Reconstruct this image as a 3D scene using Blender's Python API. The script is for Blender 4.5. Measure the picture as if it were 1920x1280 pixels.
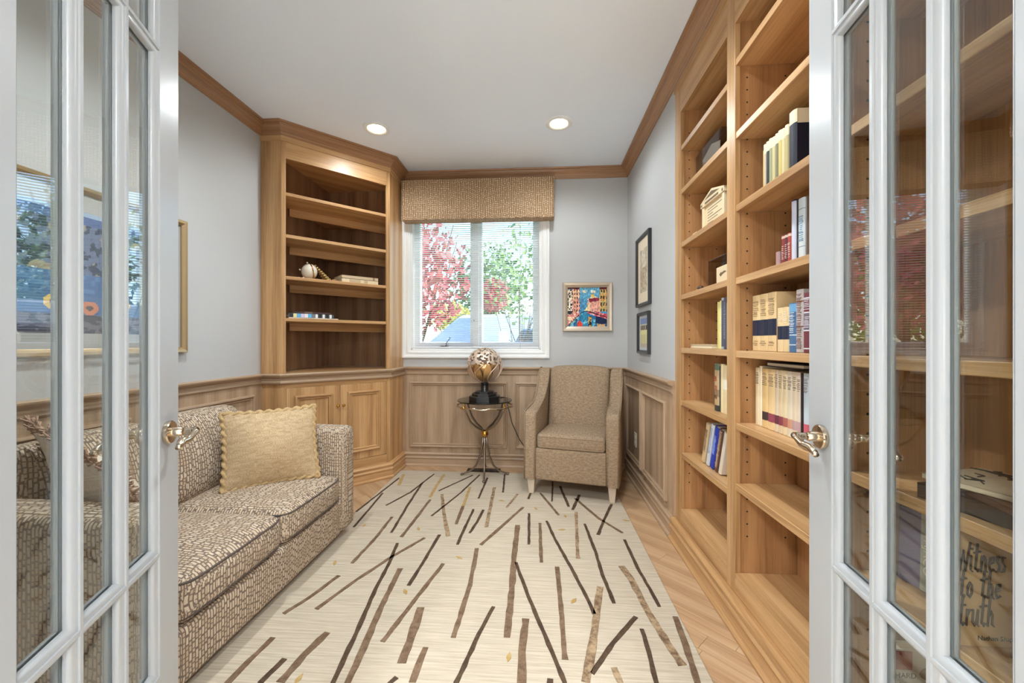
import bpy, bmesh, math, random
from mathutils import Vector, Matrix, noise
random.seed(7)
R = math.radians
sc = bpy.context.scene
COL = sc.collection
for o in list(bpy.data.objects):
    bpy.data.objects.remove(o)

# ------------------------------------------------------------------ camera
cam_d = bpy.data.cameras.new('camera')
cam_d.lens = 14.0; cam_d.sensor_width = 36.0; cam_d.shift_y = 1 / 1920; cam_d.clip_start = 0.02
cam = bpy.data.objects.new('camera', cam_d); COL.objects.link(cam)
cam.location = (0, 0, 1.156); cam.rotation_euler = (R(90), 0, R(3.907))
sc.camera = cam

# ------------------------------------------------------------------ world, sun, exposure
w = bpy.data.worlds.new('sky'); sc.world = w; w.use_nodes = True
nt = w.node_tree; nt.nodes.clear()
sky = nt.nodes.new('ShaderNodeTexSky'); sky.sky_type = 'NISHITA'; sky.sun_disc = False
sky.sun_elevation = R(42); sky.sun_rotation = R(80); sky.air_density = 1.0; sky.dust_density = 0.6; sky.ozone_density = 1.6
bg = nt.nodes.new('ShaderNodeBackground'); bg.inputs['Strength'].default_value = 0.82
ow = nt.nodes.new('ShaderNodeOutputWorld')
nt.links.new(sky.outputs[0], bg.inputs[0]); nt.links.new(bg.outputs[0], ow.inputs[0])
sun_d = bpy.data.lights.new('sun', 'SUN'); sun_d.energy = 8.5; sun_d.angle = R(1.0); sun_d.color = (1, .96, .88)
sun = bpy.data.objects.new('sun', sun_d); COL.objects.link(sun); sun.rotation_euler = (R(50), 0, R(99)); sun.location = (8, 6, 9)
vs = sc.view_settings
vs.view_transform = 'Standard'; vs.look = 'None'; vs.exposure = 0.2; vs.gamma = 1.0; vs.use_curve_mapping = False
CEIL_W = (30.0, 84.0)   # recessed lamps: by the window, by the doors
LAMP_C = (.86, .945, 1.0)
FLOOR_FILL_W = 46.0     # unseen floor lamps added at the far end of the hall as fill
HALL_FILL_W = 74.0      # unseen ceiling lamps added in the hall behind the camera as fill

cy = sc.cycles
cy.max_bounces = 6; cy.diffuse_bounces = 4; cy.glossy_bounces = 3; cy.transparent_max_bounces = 10; cy.caustics_reflective = False; cy.caustics_refractive = False

# ------------------------------------------------------------------ helpers
def lin(c):
    return tuple(((x / 255) / 12.92 if x / 255 <= .04045 else ((x / 255 + .055) / 1.055) ** 2.4) for x in c[:3])
def tag(o, label=None, cat=None, group=None, kind=None):
    if label: o['label'] = label
    if cat: o['category'] = cat
    if group: o['group'] = group
    if kind: o['kind'] = kind
    return o
def thing(name, label, cat, loc=(0, 0, 0), rz=0, group=None, rot=None):
    o = bpy.data.objects.new(name, None); COL.objects.link(o); o.empty_display_size = .05
    o.location = loc; o.rotation_euler = rot if rot else (0, 0, rz)
    return tag(o, label, cat, group)

class G:
    """collects shapes; build() links them as one mesh object"""
    def __init__(s, M=None):
        s.bm = bmesh.new(); s.M = M or Matrix.Identity(4)
        s.gl = s.bm.faces.layers.float_vector.new('g')
    def v(s, p): return s.bm.verts.new(s.M @ Vector(p))
    def f(s, vs, g=None):
        try: fc = s.bm.faces.new(vs)
        except ValueError: return None
        if g is not None: fc[s.gl] = s.M.to_3x3() @ Vector(g)
        return fc
    def box(s, x0, x1, y0, y1, z0, z1, bev=0, seg=1):
        P = [(x0,y0,z0),(x1,y0,z0),(x1,y1,z0),(x0,y1,z0),(x0,y0,z1),(x1,y0,z1),(x1,y1,z1),(x0,y1,z1)]
        V = [s.v(p) for p in P]
        F = [s.f([V[i] for i in q]) for q in ((3,2,1,0),(4,5,6,7),(0,1,5,4),(1,2,6,5),(2,3,7,6),(3,0,4,7))]
        if bev:
            E = list({e for f in F for e in f.edges})
            bmesh.ops.bevel(s.bm, geom=E, offset=bev, segments=seg, profile=.5, affect='EDGES')
        return s
    def prism(s, poly, z0, z1, bev=0, seg=2):
        a = [s.v((x, y, z0)) for x, y in poly]; b = [s.v((x, y, z1)) for x, y in poly]; n = len(poly)
        F = [s.f(list(reversed(a))), s.f(b)] + [s.f([a[i], a[(i+1) % n], b[(i+1) % n], b[i]]) for i in range(n)]
        if bev:
            E = list({e for f in F[:2] if f for e in f.edges})
            bmesh.ops.bevel(s.bm, geom=E, offset=bev, segments=seg, profile=.5, affect='EDGES')
        return s
    def tube(s, pts, r, n=8, closed=False, cap=True, twist=0, lobes=0, amp=0):
        pts = [Vector(p) for p in pts]; N = len(pts); rings = []
        def tan(i):
            if closed: return (pts[(i+1) % N] - pts[i-1]).normalized()
            return (pts[min(i+1, N-1)] - pts[max(i-1, 0)]).normalized()
        t = tan(0); up = Vector((0,0,1)) if abs(t.z) < .9 else Vector((1,0,0))
        x = t.cross(up).normalized()
        for i in range(N):
            t = tan(i); x = (x - t * x.dot(t)).normalized(); y = t.cross(x)
            rr = r(i / max(N-1, 1)) if callable(r) else r
            ring = []
            for k in range(n):
                a = 2 * math.pi * k / n
                q = rr * (1 + (amp * math.cos(lobes * a + twist * i) if lobes else 0))
                ring.append(s.v(pts[i] + (x * math.cos(a) + y * math.sin(a)) * q))
            rings.append(ring)
        for i in range(N if closed else N-1):
            A, B = rings[i], rings[(i+1) % N]
            for k in range(n): s.f([A[k], A[(k+1) % n], B[(k+1) % n], B[k]])
        if cap and not closed:
            s.f(list(reversed(rings[0]))); s.f(rings[-1])
        return s
    def lathe(s, prof, n=24, c=(0,0,0)):
        rings = []
        for r, z in prof:
            if r < 1e-6: rings.append([s.v((c[0], c[1], c[2] + z))])
            else: rings.append([s.v((c[0] + r * math.cos(2*math.pi*k/n), c[1] + r * math.sin(2*math.pi*k/n), c[2] + z)) for k in range(n)])
        for A, B in zip(rings, rings[1:]):
            for k in range(n):
                a0, a1 = A[k % len(A)], A[(k+1) % len(A)]; b0, b1 = B[k % len(B)], B[(k+1) % len(B)]
                q = [a0, a1, b1, b0]; q = [x for i, x in enumerate(q) if x not in q[:i]]
                if len(q) > 2: s.f(q)
        if len(rings[0]) > 1: s.f(list(reversed(rings[0])))
        if len(rings[-1]) > 1: s.f(rings[-1])
        return s
    def sphere(s, c, r, n=16, m=10, sc_=(1,1,1)):
        M0 = s.M; s.M = s.M @ Matrix.Translation(c) @ Matrix.Diagonal((*sc_, 1))
        s.lathe([(r * math.sin(math.pi * i / m) if 0 < i < m else 0, -r * math.cos(math.pi * i / m)) for i in range(m+1)], n)
        s.M = M0; return s
    def rbox(s, hx, hy, hz, r, puff=(0,0,0), k=6, c=(0,0,0), fn=None):
        """rounded, puffed cushion shape centred on c"""
        H = (hx, hy, hz)
        def samp(h):
            a = [-h, -h + .12*r, -h + .4*r, -h + r]; L = 2*(h - r)
            a += [-h + r + L*i/k for i in range(1, k)] if L > 1e-4 else []
            return a + [h - r, h - .4*r, h - .12*r, h]
        def mp(p):
            inn = [max(-(H[i]-r), min(H[i]-r, p[i])) for i in range(3)]
            d = Vector([p[i] - inn[i] for i in range(3)])
            if d.length > 1e-9: d = d.normalized() * r
            q = Vector(inn) + d
            q0 = q.copy()
            for i in range(3):
                if puff[i]:
                    j, l = (i+1) % 3, (i+2) % 3
                    q[i] += (1 if q0[i] > 0 else -1) * puff[i] * max(0, 1-(q0[j]/H[j])**2) * max(0, 1-(q0[l]/H[l])**2) * min(1, abs(q0[i])/(H[i]*.6))
            if fn: q = fn(q)
            return q + Vector(c)
        V = {}
        def vert(p):
            key = tuple(round(x, 6) for x in p)
            if key not in V: V[key] = s.v(mp(p))
            return V[key]
        for ax in range(3):
            a, b = (ax+1) % 3, (ax+2) % 3
            A, B = samp(H[a]), samp(H[b])
            for sg in (-1, 1):
                for i in range(len(A)-1):
                    for j in range(len(B)-1):
                        q = []
                        for (x, y) in ((A[i],B[j]), (A[i+1],B[j]), (A[i+1],B[j+1]), (A[i],B[j+1])):
                            p = [0,0,0]; p[ax] = sg*H[ax]; p[a] = x; p[b] = y; q.append(vert(p))
                        if sg < 0: q.reverse()
                        if len(set(q)) == 4: s.f(q)
        return s
    def sweep(s, path, prof, closed=False, segs=None, caps=True):
        """profile (outward, height) along a plan path whose room side is on the right"""
        P = [Vector((p[0], p[1], 0)) for p in path]; n = len(P)
        m = n if closed else n-1
        D = [(P[(i+1) % n] - P[i]).normalized() for i in range(m)]
        Nn = [Vector((d.y, -d.x, 0)) for d in D]
        mit = []
        for i in range(n):
            if closed: a, b = Nn[i-1], Nn[i]
            else: a = Nn[max(i-1, 0)]; b = Nn[min(i, m-1)]
            mit.append((a + b) / (1 + a.dot(b)))
        for i in (range(m) if segs is None else segs):
            j = (i+1) % n
            A = [s.v(P[i] + mit[i]*p + Vector((0,0,z))) for p, z in prof]
            B = [s.v(P[j] + mit[j]*p + Vector((0,0,z))) for p, z in prof]
            for k in range(len(prof)-1): s.f([A[k], B[k], B[k+1], A[k+1]], D[i])
            if not closed and caps:
                if i == 0: s.f(A, D[i])
                if i == m-1: s.f(list(reversed(B)), D[i])
        return s
    def ring(s, x0, x1, y0, y1, prof):
        """mitred rectangular frame in the local xy plane: profile (inset, proud)"""
        return s.sweep([(x0,y0),(x0,y1),(x1,y1),(x1,y0)], prof, closed=True)
    def build(s, name, m, parent=None, grain=(0,0,1), smooth=False, world=False, label=None, weld=True, angle=None):
        bm = s.bm
        if weld: bmesh.ops.remove_doubles(bm, verts=bm.verts, dist=1e-5)
        if world and parent is not None:
            top = parent
            while top.parent: top = top.parent
            inv = (Matrix.Translation(top.location) @ top.rotation_euler.to_matrix().to_4x4()).inverted()
            bmesh.ops.transform(bm, matrix=inv, verts=bm.verts)
        bmesh.ops.recalc_face_normals(bm, faces=bm.faces)
        uv = bm.loops.layers.uv.new('UVMap'); g0 = Vector(grain).normalized()
        for f in bm.faces:
            g = f[s.gl]; g = Vector(g).normalized() if Vector(g).length > .1 else g0
            n = f.normal
            if abs(n.dot(g)) > .85:
                g = Vector((1,0,0)) if abs(n.x) < .6 else Vector((0,1,0))
            t = n.cross(g)
            if t.length < 1e-6: t = Vector((1,0,0))
            t.normalize()
            for l in f.loops: l[uv].uv = (l.vert.co.dot(g), l.vert.co.dot(t))
            f.smooth = smooth
        me = bpy.data.meshes.new(name); bm.to_mesh(me); bm.free()
        if smooth and angle:
            try: me.set_sharp_from_angle(angle=R(angle))
            except Exception: pass
        o = bpy.data.objects.new(name, me); COL.objects.link(o)
        if m: me.materials.append(m)
        if parent is not None: o.parent = parent
        if label: o['label'] = label
        return o
def copy_part(o, parent, loc=(0,0,0), rot=None):
    c = o.copy(); COL.objects.link(c); c.parent = parent; c.location = loc
    if rot: c.rotation_euler = rot
    return c
def FR(o, x, z=None):
    """matrix with columns: x axis, up axis (z), third = x cross z, at o -> local (x, y=up, z=proud)"""
    x = Vector(x).normalized(); y = Vector(z or (0,0,1)).normalized(); n = x.cross(y)
    return Matrix(((x.x,y.x,n.x,o[0]),(x.y,y.y,n.y,o[1]),(x.z,y.z,n.z,o[2]),(0,0,0,1)))

# ------------------------------------------------------------------ materials
class N:
    def __init__(s, name):
        s.m = bpy.data.materials.new(name); s.m.use_nodes = True; s.t = s.m.node_tree
        s.b = s.t.nodes['Principled BSDF']
    def n(s, typ, **k):
        q = s.t.nodes.new('ShaderNode' + typ)
        for a, b in k.items():
            if hasattr(q, a): setattr(q, a, b)
        return q
    def l(s, a, b): s.t.links.new(a, b)
    def val(s, sock, x):
        if isinstance(x, (int, float)): sock.default_value = x
        else: s.l(x, sock)
    def math(s, op, a, b=0.0, c=0.0):
        q = s.n('Math', operation=op); s.val(q.inputs[0], a); s.val(q.inputs[1], b); s.val(q.inputs[2], c); return q.outputs[0]
    def mix(s, fac, a, b):
        q = s.n('Mix', data_type='RGBA'); s.val(q.inputs[0], fac)
        for sock, x in ((q.inputs[6], a), (q.inputs[7], b)):
            if isinstance(x, tuple): sock.default_value = (*x, 1)
            else: s.l(x, sock)
        return q.outputs[2]
    def noise(s, vec, scale, det=2, rough=.5, dist=0):
        q = s.n('TexNoise'); s.l(vec, q.inputs['Vector']); q.inputs['Scale'].default_value = scale
        q.inputs['Detail'].default_value = det; q.inputs['Roughness'].default_value = rough; q.inputs['Distortion'].default_value = dist
        return q.outputs[0]
    def ramp(s, fac, stops):
        q = s.n('ValToRGB'); e = q.color_ramp.elements
        while len(e) < len(stops): e.new(.5)
        for i, (p, c) in enumerate(stops): e[i].position = p; e[i].color = (*c, 1)
        s.l(fac, q.inputs[0]); return q.outputs[0]
    def bump(s, hgt, st, d=.01):
        q = s.n('Bump'); q.inputs['Strength'].default_value = st; q.inputs['Distance'].default_value = d
        s.l(hgt, q.inputs['Height']); s.l(q.outputs[0], s.b.inputs['Normal'])
    def uv(s, su=1, sv=1, rnd=True):
        t = s.n('TexCoord'); sep = s.n('SeparateXYZ'); s.l(t.outputs['UV'], sep.inputs[0])
        c = s.n('CombineXYZ'); s.l(s.math('MULTIPLY', sep.outputs[0], su), c.inputs[0]); s.l(s.math('MULTIPLY', sep.outputs[1], sv), c.inputs[1])
        if rnd:
            oi = s.n('ObjectInfo'); s.l(s.math('MULTIPLY', oi.outputs['Random'], 37.0), c.inputs[2])
        return c.outputs[0]
def plain(name, c, rough=.5, metal=0, spec=None, coat=0, em=None, emc=None):
    x = N(name); b = x.b
    b.inputs['Base Color'].default_value = (*lin(c), 1); b.inputs['Roughness'].default_value = rough; b.inputs['Metallic'].default_value = metal
    if spec is not None: b.inputs['Specular IOR Level'].default_value = spec
    if coat: b.inputs['Coat Weight'].default_value = coat; b.inputs['Coat Roughness'].default_value = .08
    if em: b.inputs['Emission Color'].default_value = (*lin(emc or c), 1); b.inputs['Emission Strength'].default_value = em
    return x.m
def wood(name, light, mid, dark, rough=.38, fig=1.0):
    x = N(name)
    a = x.noise(x.uv(1.3, 16), 1, 2, .55, .6)          # broad figure
    g = x.noise(x.uv(5, 210), 1, 2, .6)                # pores
    wv = x.n('TexWave', wave_type='BANDS', bands_direction='Y'); x.l(x.uv(.35, 1.5), wv.inputs['Vector'])
    wv.inputs['Scale'].default_value = 1.6; wv.inputs['Distortion'].default_value = 5; wv.inputs['Detail'].default_value = 2; wv.inputs['Detail Scale'].default_value = 1.2
    g2 = x.noise(x.uv(2.2, 75), 1, 2, .6, .3)              # growth lines
    f = x.math('ADD', x.math('MULTIPLY', a, .26), x.math('MULTIPLY', wv.outputs[1], .16 * fig))
    f = x.math('ADD', f, x.math('ADD', x.math('MULTIPLY', g, .34), x.math('MULTIPLY', g2, .34)))
    col = x.ramp(f, [(.34, lin(dark)), (.53, lin(mid)), (.72, lin(light))])
    oi = x.n('ObjectInfo'); hsv = x.n('HueSaturation'); x.l(col, hsv.inputs['Color'])
    x.l(x.math('MULTIPLY_ADD', oi.outputs['Random'], .10, .95), hsv.inputs['Value'])
    x.l(hsv.outputs[0], x.b.inputs['Base Color'])
    x.l(x.math('MULTIPLY_ADD', g, .18, rough - .09), x.b.inputs['Roughness'])
    return x.m
def dashes(name, pw, pl, base, c1, c2, jitter=.25, rough=.85, bump=.25):
    """woven fabric: short upright dashes in columns"""
    x = N(name); t = x.n('TexCoord'); sep = x.n('SeparateXYZ'); x.l(t.outputs['UV'], sep.inputs[0])
    nz = x.n('TexNoise'); x.l(t.outputs['UV'], nz.inputs['Vector']); nz.inputs['Scale'].default_value = .35/pw; nz.inputs['Detail'].default_value = 1
    wob = x.math('SUBTRACT', nz.outputs[0], .5)
    cu = x.math('MULTIPLY_ADD', wob, jitter*1.6, x.math('DIVIDE', sep.outputs[1], pw))
    i = x.math('FLOOR', cu); fu = x.math('SUBTRACT', cu, i)
    wn = x.n('TexWhiteNoise', noise_dimensions='1D'); x.l(i, wn.inputs['W'])
    cv = x.math('ADD', x.math('DIVIDE', sep.outputs[0], pl), x.math('MULTIPLY', wn.outputs[0], 17.3))
    cv = x.math('MULTIPLY_ADD', wob, jitter, cv)
    j = x.math('FLOOR', cv); fv = x.math('SUBTRACT', cv, j)
    cmb = x.n('CombineXYZ'); x.l(i, cmb.inputs[0]); x.l(j, cmb.inputs[1])
    w2 = x.n('TexWhiteNoise', noise_dimensions='2D'); x.l(cmb.outputs[0], w2.inputs['Vector'])
    a = x.math('LESS_THAN', x.math('ABSOLUTE', x.math('SUBTRACT', fu, .5)), .315)
    b = x.math('LESS_THAN', x.math('ABSOLUTE', x.math('SUBTRACT', fv, .5)), x.math('MULTIPLY_ADD', w2.outputs[0], .1, .36))
    split = x.math('MULTIPLY', x.math('LESS_THAN', x.math('ABSOLUTE', x.math('SUBTRACT', fv, x.math('MULTIPLY_ADD', w2.outputs[0], .4, .2))), .055), x.math('GREATER_THAN', w2.outputs[0], .45))
    d = x.math('MULTIPLY', x.math('MULTIPLY', a, b), x.math('SUBTRACT', 1.0, split))
    th = x.noise(t.outputs['UV'], 900, 1)
    col = x.mix(d, lin(base), x.mix(w2.outputs[0], lin(c1), lin(c2)))
    hs = x.n('HueSaturation'); x.l(col, hs.inputs['Color']); x.l(x.math('MULTIPLY_ADD', th, .5, .75), hs.inputs['Value'])
    x.l(hs.outputs[0], x.b.inputs['Base Color']); x.b.inputs['Roughness'].default_value = rough; x.b.inputs['Specular IOR Level'].default_value = .2
    x.bump(x.math('ADD', d, x.math('MULTIPLY', th, .4)), bump, .002)
    return x.m
def weave(name, c1, c2, scale=420, rough=.9, bump=.3):
    x = N(name); t = x.n('TexCoord')
    a = x.noise(x.uv(1, 1, False), scale, 2, .7); b = x.noise(x.uv(1, .45, False), scale*.35, 2, .6)
    f = x.math('ADD', x.math('MULTIPLY', a, .65), x.math('MULTIPLY', b, .35))
    x.l(x.ramp(f, [(.36, lin(c2)), (.62, lin(c1))]), x.b.inputs['Base Color'])
    x.b.inputs['Roughness'].default_value = rough; x.b.inputs['Specular IOR Level'].default_value = .15
    x.bump(a, bump, .002); return x.m
def glass(name, tint=(250,252,250), ior=1.5, rough=0.0):
    x = N(name); x.t.nodes.remove(x.b)
    tr = x.n('BsdfTransparent'); tr.inputs[0].default_value = (*lin(tint), 1)
    gl = x.n('BsdfGlossy'); gl.inputs['Roughness'].default_value = rough; gl.inputs[0].default_value = (1,1,1,1)
    fr = x.n('Fresnel'); ge = x.n('NewGeometry')
    x.l(x.math('MULTIPLY_ADD', ge.outputs['Backfacing'], 1/ior - ior, ior), fr.inputs[0])      # same reflectance from either side of the sheet
    mx = x.n('MixShader'); x.l(fr.outputs[0], mx.inputs[0]); x.l(tr.outputs[0], mx.inputs[1]); x.l(gl.outputs[0], mx.inputs[2])
    x.l(mx.outputs[0], x.t.nodes['Material Output'].inputs[0]); return x.m
def paint_wall(name, c, rough=.6, b=.04):
    x = N(name); t = x.n('TexCoord'); x.b.inputs['Base Color'].default_value = (*lin(c), 1); x.b.inputs['Roughness'].default_value = rough
    x.l(x.math('MULTIPLY_ADD', x.noise(t.outputs['Object'], 40, 1), .08, rough-.04), x.b.inputs['Roughness']); return x.m
def vcol(name, rough=.6, spec=.3):
    x = N(name); a = x.n('VertexColor', layer_name='Col'); x.l(a.outputs[0], x.b.inputs['Base Color'])
    x.b.inputs['Roughness'].default_value = rough; x.b.inputs['Specular IOR Level'].default_value = spec; return x.m

OAK = wood('oak', (210,168,120), (190,146,98), (154,112,70))
OAKC = wood('oak_crown_shaded', (176,134,98), (158,116,82), (130,92,62))  # same oak, darkened in colour for the shade the crown sits in
OAK_SHADE = wood('oak_shaded', (192,164,136), (176,148,120), (154,126,100))  # same oak greyed: shading of wainscot and trim put into the colour
OAKF = wood('oak_floor', (205,172,136), (188,152,116), (160,122,88), rough=.32)
WALL = paint_wall('wall_paint', (191,191,191)); CEILM = paint_wall('ceiling_paint', (238,244,252), .8)
WHITE = plain('white_trim_paint', (236,236,235), .32); DOORW = plain('door_enamel', (178,179,180), .28)
BLINDM = plain('blind_white', (242,242,243), .45)
GLASS = glass('clear_glass'); WGLASS = glass('window_glass'); TGLASS = glass('smoked_glass', (150,160,160)); ACRYL = glass('acrylic', (214,210,204), 1.45, .05)
SOFA = dashes('sofa_fabric', .0122, .034, (124,106,93), (212,194,170), (190,166,138))
VALF = dashes('valance_fabric', .0165, .0185, (118,90,66), (222,196,162), (200,166,130), jitter=.5)
CHAIRF = weave('chair_tweed', (176,152,124), (112,92,75), 250)
PILLF = weave('pillow_weave', (204,178,142), (160,134,100), 170); PILL2F = weave('pillow_weave_light', (236,224,208), (210,192,172), 300)
ROPE = weave('rope_trim', (204,176,132), (164,132,88), 200); FRINGE = weave('fringe_trim', (206,172,148), (150,114,92), 200)
BRASS = plain('brass', (212,160,84), .18, 1); NICKEL = plain('warm_nickel', (214,196,172), .16, 1); PEWTER = plain('pewter', (150,136,122), .32, 1)
BRONZE = plain('dark_bronze', (70,56,46), .4, .8); GOLDF = plain('gold_frame', (176,150,112), .35, .6); SILVF = plain('champagne_frame', (200,184,164), .35, .5)
BLACK = plain('black', (22,22,26), .3, coat=.4); BLACKF = plain('black_frame', (52,52,54), .35); DARK = plain('dark_cord', (28,26,26), .5)
IVORY = plain('ivory_plastic', (232,222,200), .4); PAPER = plain('page_paper', (226,212,184), .8); CREAMC = plain('cream_cloth', (222,202,164), .6)
LEGW = plain('pale_wood_leg', (206,188,166), .45); HOLE = plain('pin_hole', (34,24,18), .8); SHELLW = plain('shell_white', (228,218,200), .35)

# ================================================================== THE SETTING
XL, XR, YB, YF, H = -2.02, .80, 3.68, .43, 2.735
A_, B_ = (-1.862, 2.761), (-1.280, 3.343)          # front corners of the corner bookcase
S = dict(kind='structure')
# floor: slab with diagonal boards
fl = tag(G().box(-2.15, 1.2, .31, 3.8, -.12, -.0125).build('floor', BRONZE), **S)
def clip(poly, x0, x1, y0, y1):
    for ax, lim, sg in ((0, x0, 1), (0, x1, -1), (1, y0, 1), (1, y1, -1)):
        out = []
        for i in range(len(poly)):
            a, b = poly[i-1], poly[i]; da, db = sg*(a[ax]-lim), sg*(b[ax]-lim)
            if (da < 0) != (db < 0):
                t = da/(da-db); out.append((a[0]+(b[0]-a[0])*t, a[1]+(b[1]-a[1])*t))
            if db >= 0: out.append(b)
        poly = out
        if not poly: return []
    return poly
q = 1/math.sqrt(2); bw = .092; k = 0; e = -1.15
rb = random.Random(3)
while e < 3.3:
    d = -2.2 - rb.random()*1.0
    while d < 4.2:
        ln = .9 + rb.random()*.7
        P = [(e, d), (e+bw-.0012, d), (e+bw-.0012, d+ln-.0012), (e, d+ln-.0012)]
        P = clip([((a-b)*q, (a+b)*q) for a, b in P], XL, .82, .31, YB)
        if len(P) > 2:
            g = G().prism(P, -.0125, 0, 0)
            g.build('plank', OAKF, fl, grain=(-q, q, 0))
        d += ln
    e += bw
tag(G().box(-3.2, 3.2, -3.2, .31, -.12, 0).build('floor.001', WHITE), **S)
tag(G().box(-2.15, 1.2, .31, 3.8, H, H+.25).build('ceiling', CEILM), **S)
tag(G().box(-3.2, 3.2, -3.2, .31, H, H+.25).build('ceiling.001', CEILM), **S)

wl = tag(G().box(XL-.12, XL, .31, YB+.12, 0, H).build('wall_left', WALL), **S)
g = G(); OX0, OX1, OZ0, OZ1 = -1.205, .013, 1.083, 2.40
g.box(XL, OX0, YB, YB+.14, 0, H); g.box(OX1, 1.2, YB, YB+.14, 0, H); g.box(OX0, OX1, YB, YB+.14, 0, OZ0); g.box(OX0, OX1, YB, YB+.14, OZ1, H)
wb = tag(g.build('wall_back', WALL), **S)
wr = tag(G().box(XR, 1.2, 2.41, YB, 0, H).box(1.06, 1.2, .31, 2.41, 0, H).build('wall_right', WALL), **S)
tag(G().box(XL, -.79, .31, YF, 0, H).box(.67, 1.2, .31, YF, 0, H).box(-.79, .67, .31, YF, 2.32, H).build('wall_front', WALL), **S)
tag(G().box(-3.2, -3.1, -3.2, .31, 0, H).build('wall_hall_left', WALL), **S)
tag(G().box(3.1, 3.2, -3.2, .31, 0, H).build('wall_hall_right', WALL), **S)
tag(G().box(-3.1, 3.1, -3.2, -3.1, 0, H).build('wall_hall_back', WALL), **S)
tag(G().box(-3.1, -2.14, .21, .31, 0, H).box(1.2, 3.1, .21, .31, 0, H).build('wall_hall_front', WALL), **S)
# doorway lining
g = G(); g.box(-.79, -.755, .30, .44, 0, 2.32, .003); g.box(.635, .67, .30, .44, 0, 2.32, .003); g.box(-.755, .635, .30, .44, 2.29, 2.32, .003)
tag(g.build('trim_3', WHITE), **S)

ROOM = [(XL, YF), (XL, A_[1]), A_, B_, (B_[0], YB), (XR, YB), (XR, YF)]
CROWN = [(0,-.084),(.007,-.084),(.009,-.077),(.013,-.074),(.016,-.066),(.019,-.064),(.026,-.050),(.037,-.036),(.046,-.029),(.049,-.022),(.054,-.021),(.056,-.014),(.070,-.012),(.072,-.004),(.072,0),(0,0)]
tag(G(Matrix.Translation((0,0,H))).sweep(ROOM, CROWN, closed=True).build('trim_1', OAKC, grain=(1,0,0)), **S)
RAIL = [(0,.848),(.012,.848),(.022,.854),(.026,.862),(.024,.871),(.015,.878),(.015,.892),(.026,.898),(.038,.905),(.046,.913),(.047,.921),(.042,.926),(0,.926)]
RP = ROOM[:6] + [(XR, 2.412)]
tag(G().sweep(RP, RAIL).build('trim_2', OAK_SHADE, grain=(1,0,0)), **S)
BASE = [(0,0),(.042,0),(.042,.010),(.038,.020),(.029,.024),(.029,.066),(.034,.070),(.036,.080),(.031,.087),(.026,.092),(.026,.100),(.034,.106),(.034,.116),(.028,.124),(.015,.128),(0,.128)]
for nm, sg in (('baseboard_left', [0]), ('baseboard_back', [4]), ('baseboard_right', [5])):
    tag(G().sweep(RP, BASE, segs=sg).build(nm, OAK_SHADE, grain=(1,0,0)), **S)
PM = [(0,0),(0,.014),(.004,.020),(.011,.022),(.016,.018),(.018,.010),(.022,.009),(.024,.012),(.029,.012),(.032,.008),(.036,.0005),(.036,0)]
def wainscot(wall, o, x, L, panels, z0=.12, z1=.85):
    F = FR(o, x)
    G(F).box(0, L, z0, z1, 0, .014).build('wainscot_board', OAK_SHADE, wall)
    F2 = F @ Matrix.Translation((0,0,.014))
    for a, b in panels:
        G(F2).ring(a, b, .176, .786, PM).build('panel_moulding', OAK_SHADE, wall)
wainscot(wl, (XL, YF, 0), (0,1,0), A_[1]-YF, [(.05,.42), (.49,1.39), (1.46,2.235)])
wainscot(wb, (B_[0], YB, 0), (1,0,0), XR-B_[0], [(.068,.986), (1.06,1.99)])
wainscot(wr, (XR, YB, 0), (0,-1,0), YB-2.412, [(.055,.575), (.61,1.17)])
# outlet on the right wainscot
t = thing('electrical_outlet', 'ivory electrical outlet on the right wainscot panel beside the armchair', 'outlet', (XR-.0155, 3.315, .36))
F = FR((XR-.0145, 3.315, .36), (0,-1,0))
G(F).box(-.035,.035,-.058,.058,0,.005,.002).build('cover_plate', IVORY, t, world=True)
for zz in (-.022,.022):
    G(F).box(-.015,.015,zz-.013,zz+.013,.004,.007,.002).build('socket', IVORY, t, world=True)

# ------------------------------------------------------------------ window
win = tag(bpy.data.objects.new('window_1', None), **S); COL.objects.link(win)
F = FR((0, YB, 0), (1,0,0))
CAS = [(0,0),(0,.020),(.006,.027),(.018,.028),(.026,.020),(.040,.018),(.052,.022),(.060,.020),(.066,.012),(.079,.010),(.082,0)]
G(F).ring(-1.286, .095, 1.004, 2.48, CAS).build('casing', WHITE, win)
G().box(OX0, OX0+.012, YB, YB+.13, OZ0, OZ1).box(OX1-.012, OX1, YB, YB+.13, OZ0, OZ1).box(OX0, OX1, YB, YB+.13, OZ0, OZ0+.012).box(OX0, OX1, YB, YB+.13, OZ1-.012, OZ1).build('jamb', WHITE, win)
SF = [(0,0),(0,.035),(.050,.035),(.056,.030),(.060,.018),(.062,0)]
for a, b in ((OX0+.012, -.596), (-.596, OX1-.012)):
    s_ = G(FR((0, YB+.105, 0), (1,0,0))).ring(a, b, OZ0+.012, OZ1-.012, SF).build('sash', WHITE, win)
    G().box(a+.05, b-.05, YB+.086, YB+.090, OZ0+.06, OZ1-.06).build('glass_pane', WGLASS, s_)
G().box(-.622, -.570, YB+.055, YB+.075, OZ0+.012, OZ1-.012, .004).build('mullion', WHITE, win)
ck = G().box(-.94,-.86, YB+.05, YB+.068, 1.108, 1.118, .003).build('crank_housing', BRONZE, win)
G().tube([(-.885,YB+.052,1.118),(-.878,YB+.048,1.15),(-.855,YB+.046,1.175),(-.838,YB+.045,1.196),(-.852,YB+.043,1.20)], .004, 6).build('crank_handle', BRONZE, ck)
G().sphere((-.615, YB+.052, 1.36), .007, 8, 6).build('sash_lock', BRONZE, win)

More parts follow.
